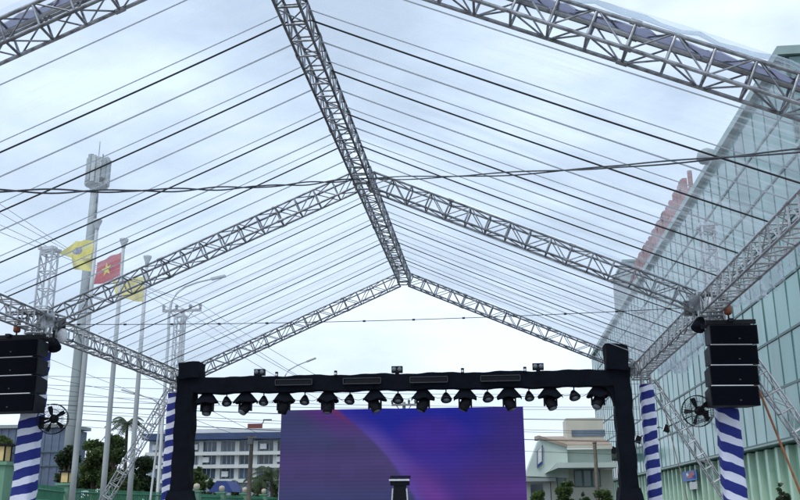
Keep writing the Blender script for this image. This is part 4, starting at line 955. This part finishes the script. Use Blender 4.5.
# ------------------------------------------------------------------ street lamps, poles, wires
def lamp(base_px, Y, pts, r, label, head=(.9, .3, .12), ang=0):
    x = at(base_px, 330, Y).x; T = thing('street_lamp', label, 'street lamp', (x, Y, 0), 'curved arm street lamps')
    P = [(x, Y, 0)]+[at(a, b, Y) for a, b in pts]; n = len(P); tube('post', P, [r*(1-.55*i/(n-1)) for i in range(n)], 'pole', T, 10)
    h = P[-1]; d = (Vector(P[-1])-Vector(P[-2])).normalized(); box('head', Vector(h)+d*head[0]*.45, head, 'antenna', T, Matrix.Rotation(-math.atan2(d.z, d.x)*1.0, 4, 'Y'))
lamp(168.5, 52, [(168.5, 335), (169, 315), (171.5, 302), (177, 293), (185, 287), (197, 282.5), (212, 279)], .10, 'tall street lamp with curved arm behind the flagpoles')
lamp(284, 70, [(284, 395), (284, 384), (285, 376), (289, 370), (298, 365), (307, 361.5)], .08, 'street lamp with slanting arm rising behind the stage beam', (.8, .25, .1))
lamp(160, 47, [(160, 420), (159, 404), (152, 398.5), (146, 397), (134, 393.5)], .06, 'low street lamp with arm pointing back to the flagpoles', (.75, .25, .1))
def crosspole(px, ptop, Y, label, half, arms, r=.17):
    p = at(px, ptop, Y); T = thing('utility_pole', label, 'utility pole', (p.x, Y, 0), 'utility poles'); lathe('shaft', (p.x, Y, 0), [(r*1.3, 0), (r, p.z*.6), (r*.8, p.z)], 'concpole', T, 12)
    tips = []
    for dz in arms:
        box('crossarm', (p.x, Y-.2, p.z-dz), (half*2, .14, .16), 'concpole', T)
        for s_ in (-1, -.3, .45, 1):
            lathe('insulator', (p.x+s_*half*.95, Y-.2, p.z-dz+.08), [(.05, 0), (.11, .05), (.07, .12), (.13, .2), (.06, .34)], 'antenna_dark', T, 8); tips.append(Vector((p.x+s_*half*.95, Y-.2, p.z-dz+.42)))
    bar('brace', (p.x, Y-.2, p.z-1.2), (p.x-half*.6, Y-.2, p.z-arms[0]-.05), .04, 'concpole', T, 6); bar('brace', (p.x, Y-.2, p.z-1.2), (p.x+half*.6, Y-.2, p.z-arms[0]-.05), .04, 'concpole', T, 6)
    return p, tips
pA, tipsA = crosspole(183, 309, 58, 'grey utility pole with wide crossarm behind the striped back column', 1.35, [.15])
pD, tipsD = crosspole(404, 402, 74, 'utility pole with crossarm peeping between stage beam and video wall', 1.0, [.25])
# leaning utility pole
p = at(252, 436, 62); q = at(248.5, 500, 62); T = thing('utility_pole', 'leaning dark utility pole in front of the office block', 'utility pole', (q.x, 62, 0), 'utility poles')
tube('shaft', [(q.x-.1, 62, 0), (q.x, 62, q.z), p], [.17, .16, .12], 'wood', T, 10); box('transformer', p+Vector((-.05, -.2, -.35)), (.3, .3, .45), 'antenna_dark', T); bar('crossarm', p+Vector((-.35, -.1, -.1)), p+Vector((.35, -.1, -.1)), .04, 'wood', T, 6)
# wires over the crossarm pole: rise towards the road on the flagpole side, fall away behind the stage
ends = [(-60, 163), (-60, 178), (-60, 196), (-60, 207)]; far = [(330, 405), (340, 398), (345, 402), (350, 392)]
for i, tp_ in enumerate(tipsA):
    A_ = at(*ends[i], 40); B_ = at(*far[i], 74)
    P = sag(A_, tp_, .25, 14)+sag(tp_, B_, .3, 14)[1:]
    o = tube('overhead_wire', P, .016, 'greycable', None, 5); tag(o, 'overhead power wire carried by insulators on the wide crossarm pole', 'wire', 'power wires on the crossarm pole')
rows = [(54.0, 389, 384), (54.2, 398, 394), (54.4, 408, 407), (54.6, 413, 409), (54.8, 417, 420), (55.0, 421, 432), (55.2, 424, 434), (55.4, 430, 442), (55.6, 436, 455)]
for i, (Y, ya, yb) in enumerate(rows):
    A_ = at(20, ya-14, Y); B_ = at(640, yb, Y+11); thick = i in (4, 7)
    o = tube('telephone_wire', sag(A_, B_, .25, 30), .028 if thick else .015, 'greycable', None, 5)
    tag(o, 'thick dark bundled cable running behind the video wall' if thick else 'thin roadside wire running behind the stage and video wall', 'wire', 'bundled cables behind the stage' if thick else 'thin roadside wires behind the stage')
for i, (a, b) in enumerate((((38, 352), (150, 397)), ((38, 373), (160, 398)), ((38, 384), (178, 405)), ((195, 400), (275, 440)), ((197, 418), (245, 436)))):
    A_ = at(*a, 50); B_ = at(*b, 60); d = B_-A_
    o = tube('service_wire', sag(A_-d*.6, B_+d*.3, .15, 12), .013, 'greycable', None, 5); tag(o, ['slanting service wire leaving the top of speaker array', 'slanting service wire passing mid height of the speaker array', 'slanting service wire just above the flagpole side fan', 'slanting service wire falling from stage beam to the office block', 'short slanting service wire beside the stage post above the office block'][i], 'wire', 'slanting service wires')

# ------------------------------------------------------------------ trees
def leaves(rnd, blobs, n, size, V, Fc):
    tot = sum(b[3]**2 for b in blobs)
    for (cx, cy_, cz, r) in blobs:
        for _ in range(int(n*r*r/tot)):
            v = Vector((rnd.gauss(0, 1), rnd.gauss(0, 1), rnd.gauss(0, 1))).normalized()*r*(rnd.random()**.35)*rnd.uniform(.75, 1.12)
            c = Vector((cx, cy_, cz))+Vector((v.x, v.y, v.z*.82)); a = Vector((rnd.gauss(0, 1), rnd.gauss(0, 1), rnd.gauss(0, .7))).normalized(); b = a.orthogonal().normalized()
            b.rotate(Quaternion(a, rnd.uniform(0, 6.28))); l, w_ = size*rnd.uniform(.6, 1.3), size*rnd.uniform(.3, .55); k = len(V)
            V += [c-a*l*.5, c+b*w_*.5, c+a*l*.5, c-b*w_*.5]; Fc.append((k, k+1, k+2, k+3))
def tree(px, ptop, Y, wpx, label, seed, m='leaf', n=3200, size=.34, name='tree', cat='tree', zlow=None, group='trees beyond the fence'):
    rnd = random.Random(seed); p = at(px, ptop, Y); Wd = wpx*Y/896; H = p.z; x = p.x
    T = thing(name, label, cat, (x, Y, 0), group); zl = zlow if zlow is not None else H*.12
    V, Fc = [], []
    tube_geo([(x, Y, 0), (x+.05*Wd, Y, H*.35), (x-.02*Wd, Y, H*.72)], [.045*H*.6, .03*H*.6, .012*H], 8, V, Fc)
    blobs = []; nb = 30
    for k in range(nb):
        a = rnd.uniform(0, 6.28); h = rnd.random(); rr = Wd*.5*(1-.45*h)*rnd.uniform(.35, .8); br = Wd*rnd.uniform(.13, .25)
        cz = zl+br*.6+(H-zl-br*1.2)*h; c = (x+rr*math.cos(a), Y+rr*math.sin(a)*.8, cz, br); blobs.append(c)
        if k % 2 == 0: tube_geo([(x, Y, min(cz*.6, H*.5)), ((x+c[0])/2, (Y+c[1])/2, cz*.82), c[:3]], [.018*H, .012*H, .005*H], 5, V, Fc)
    blobs.append((x+rnd.uniform(-.1, .1)*Wd, Y, H-Wd*.14, Wd*.14))
    mesh('trunk', V, Fc, 'bark', T, True); V, Fc = [], []; leaves(rnd, blobs, n, size, V, Fc); mesh('crown', V, Fc, m, T)
tree(97, 438, 66, 40, 'round leafy tree between the telecom mast and the middle flagpole', 1, 'leaf', 9000, .32)
tree(116, 434, 64, 34, 'taller bushy tree behind the middle flagpole', 2, 'leaf', 8000, .30)
tree(70, 446, 58, 32, 'low dark tree at the foot of the telecom mast', 3, 'leaf_dark', 6000, .32)
tree(143, 456, 70, 40, 'dark tree behind the plain yellow flag pole and ladder brace', 4, 'leaf_dark', 7000, .32)
tree(128, 470, 62, 34, 'low bush filling the gap below the palm beside the ladder brace', 21, 'leaf', 6000, .30)
tree(5, 436, 52, 26, 'leafy tree beside the gate pillar and orange wall', 5, 'leaf', 7000, .28)
tree(30, 462, 56, 24, 'low tree showing behind the striped column, flagpole side', 15, 'leaf_dark', 3000, .26)
tree(200, 466, 92, 22, 'dense shrub tree at the stage post before the office block', 6, 'leaf', 3500, .38)
tree(212, 478, 90, 14, 'small round shrub beside the blue awning, stage post side', 16, 'leaf_dark', 2000, .32, zlow=.3)
tree(236, 481, 88, 16, 'yellowish round shrub beside the blue awning, utility pole side', 7, 'leaf', 2600, .32, zlow=.3)
tree(258, 476, 90, 18, 'dark shrub under the palm before the office block', 8, 'leaf_dark', 2600, .34, zlow=.3)
tree(276, 480, 86, 16, 'dark green shrub at the video wall edge, office block side', 9, 'leaf_dark', 2600, .34, zlow=.3)
tree(565, 481, 66, 26, 'rounded green tree in front of the gabled building', 10, 'leaf', 6500, .28, group='trees before the gabled building')
tree(537, 491, 66, 18, 'low green shrub against the video wall edge, gabled building side', 11, 'leaf', 2400, .26, zlow=.3, group='trees before the gabled building')
tree(603, 489, 64, 24, 'green shrub between timber pole and stage post', 12, 'leaf', 2600, .26, zlow=.3, group='trees before the gabled building')
tree(584, 492, 60, 16, 'small dark shrub next to the timber pole', 13, 'leaf_dark', 2000, .24, zlow=.3, group='trees before the gabled building')
tree(781, 482, 44, 17, 'slim dark shrub before the green fluted base', 14, 'leaf_dark', 1800, .16, zlow=.3, group='shrub by the fluted base')
def palm(px, ptop, Y, label, seed, L):
    rnd = random.Random(seed); p = at(px, ptop, Y); x, H = p.x, p.z
    T = thing('palm_tree', label, 'palm', (x, Y, 0), 'palms'); zc = H-L*.35; tube('trunk', [(x+.2, Y, 0), (x+.1, Y, zc*.5), (x, Y, zc)], [.2, .15, .11], 'bark', T, 8)
    for k in range(16):
        a = 2*math.pi*k/16+rnd.uniform(-.15, .15); el = rnd.uniform(-.1, 1.1); V, Fc = [], []; pts = []
        for i in range(9):
            s_ = i/8; r = L*s_*math.cos(el*.8); z = zc+L*(math.sin(el)*s_-.75*s_*s_); pts.append(Vector((x+r*math.cos(a), Y+r*math.sin(a), z)))
        tube_geo(pts, .02, 4, V, Fc); side = Vector((-math.sin(a), math.cos(a), 0))
        for i in range(1, 9):
            for sg in (-1, 1):
                for q in (0, .5):
                    c = pts[i-1].lerp(pts[i], q); l = L*.30*(1-.5*abs(i/8-.4)); d = (side*sg+(pts[i]-pts[i-1]).normalized()*.6+Vector((0, 0, -.45))).normalized()*l; w_ = (pts[i]-pts[i-1]).normalized()*.06; k0 = len(V)
                    V += [c-w_, c+w_, c+d]; Fc.append((k0, k0+1, k0+2))
        mesh('frond', V, Fc, 'palmleaf', T)
palm(128, 414, 68, 'tall palm whose crown rises above trees beside the ladder brace', 1, 1.9)
palm(272, 463, 76, 'palm with drooping fronds beside video wall and office block', 2, 2.6)
palm(261, 474, 80, 'smaller palm leaning out near the leaning utility pole', 3, 2.0)
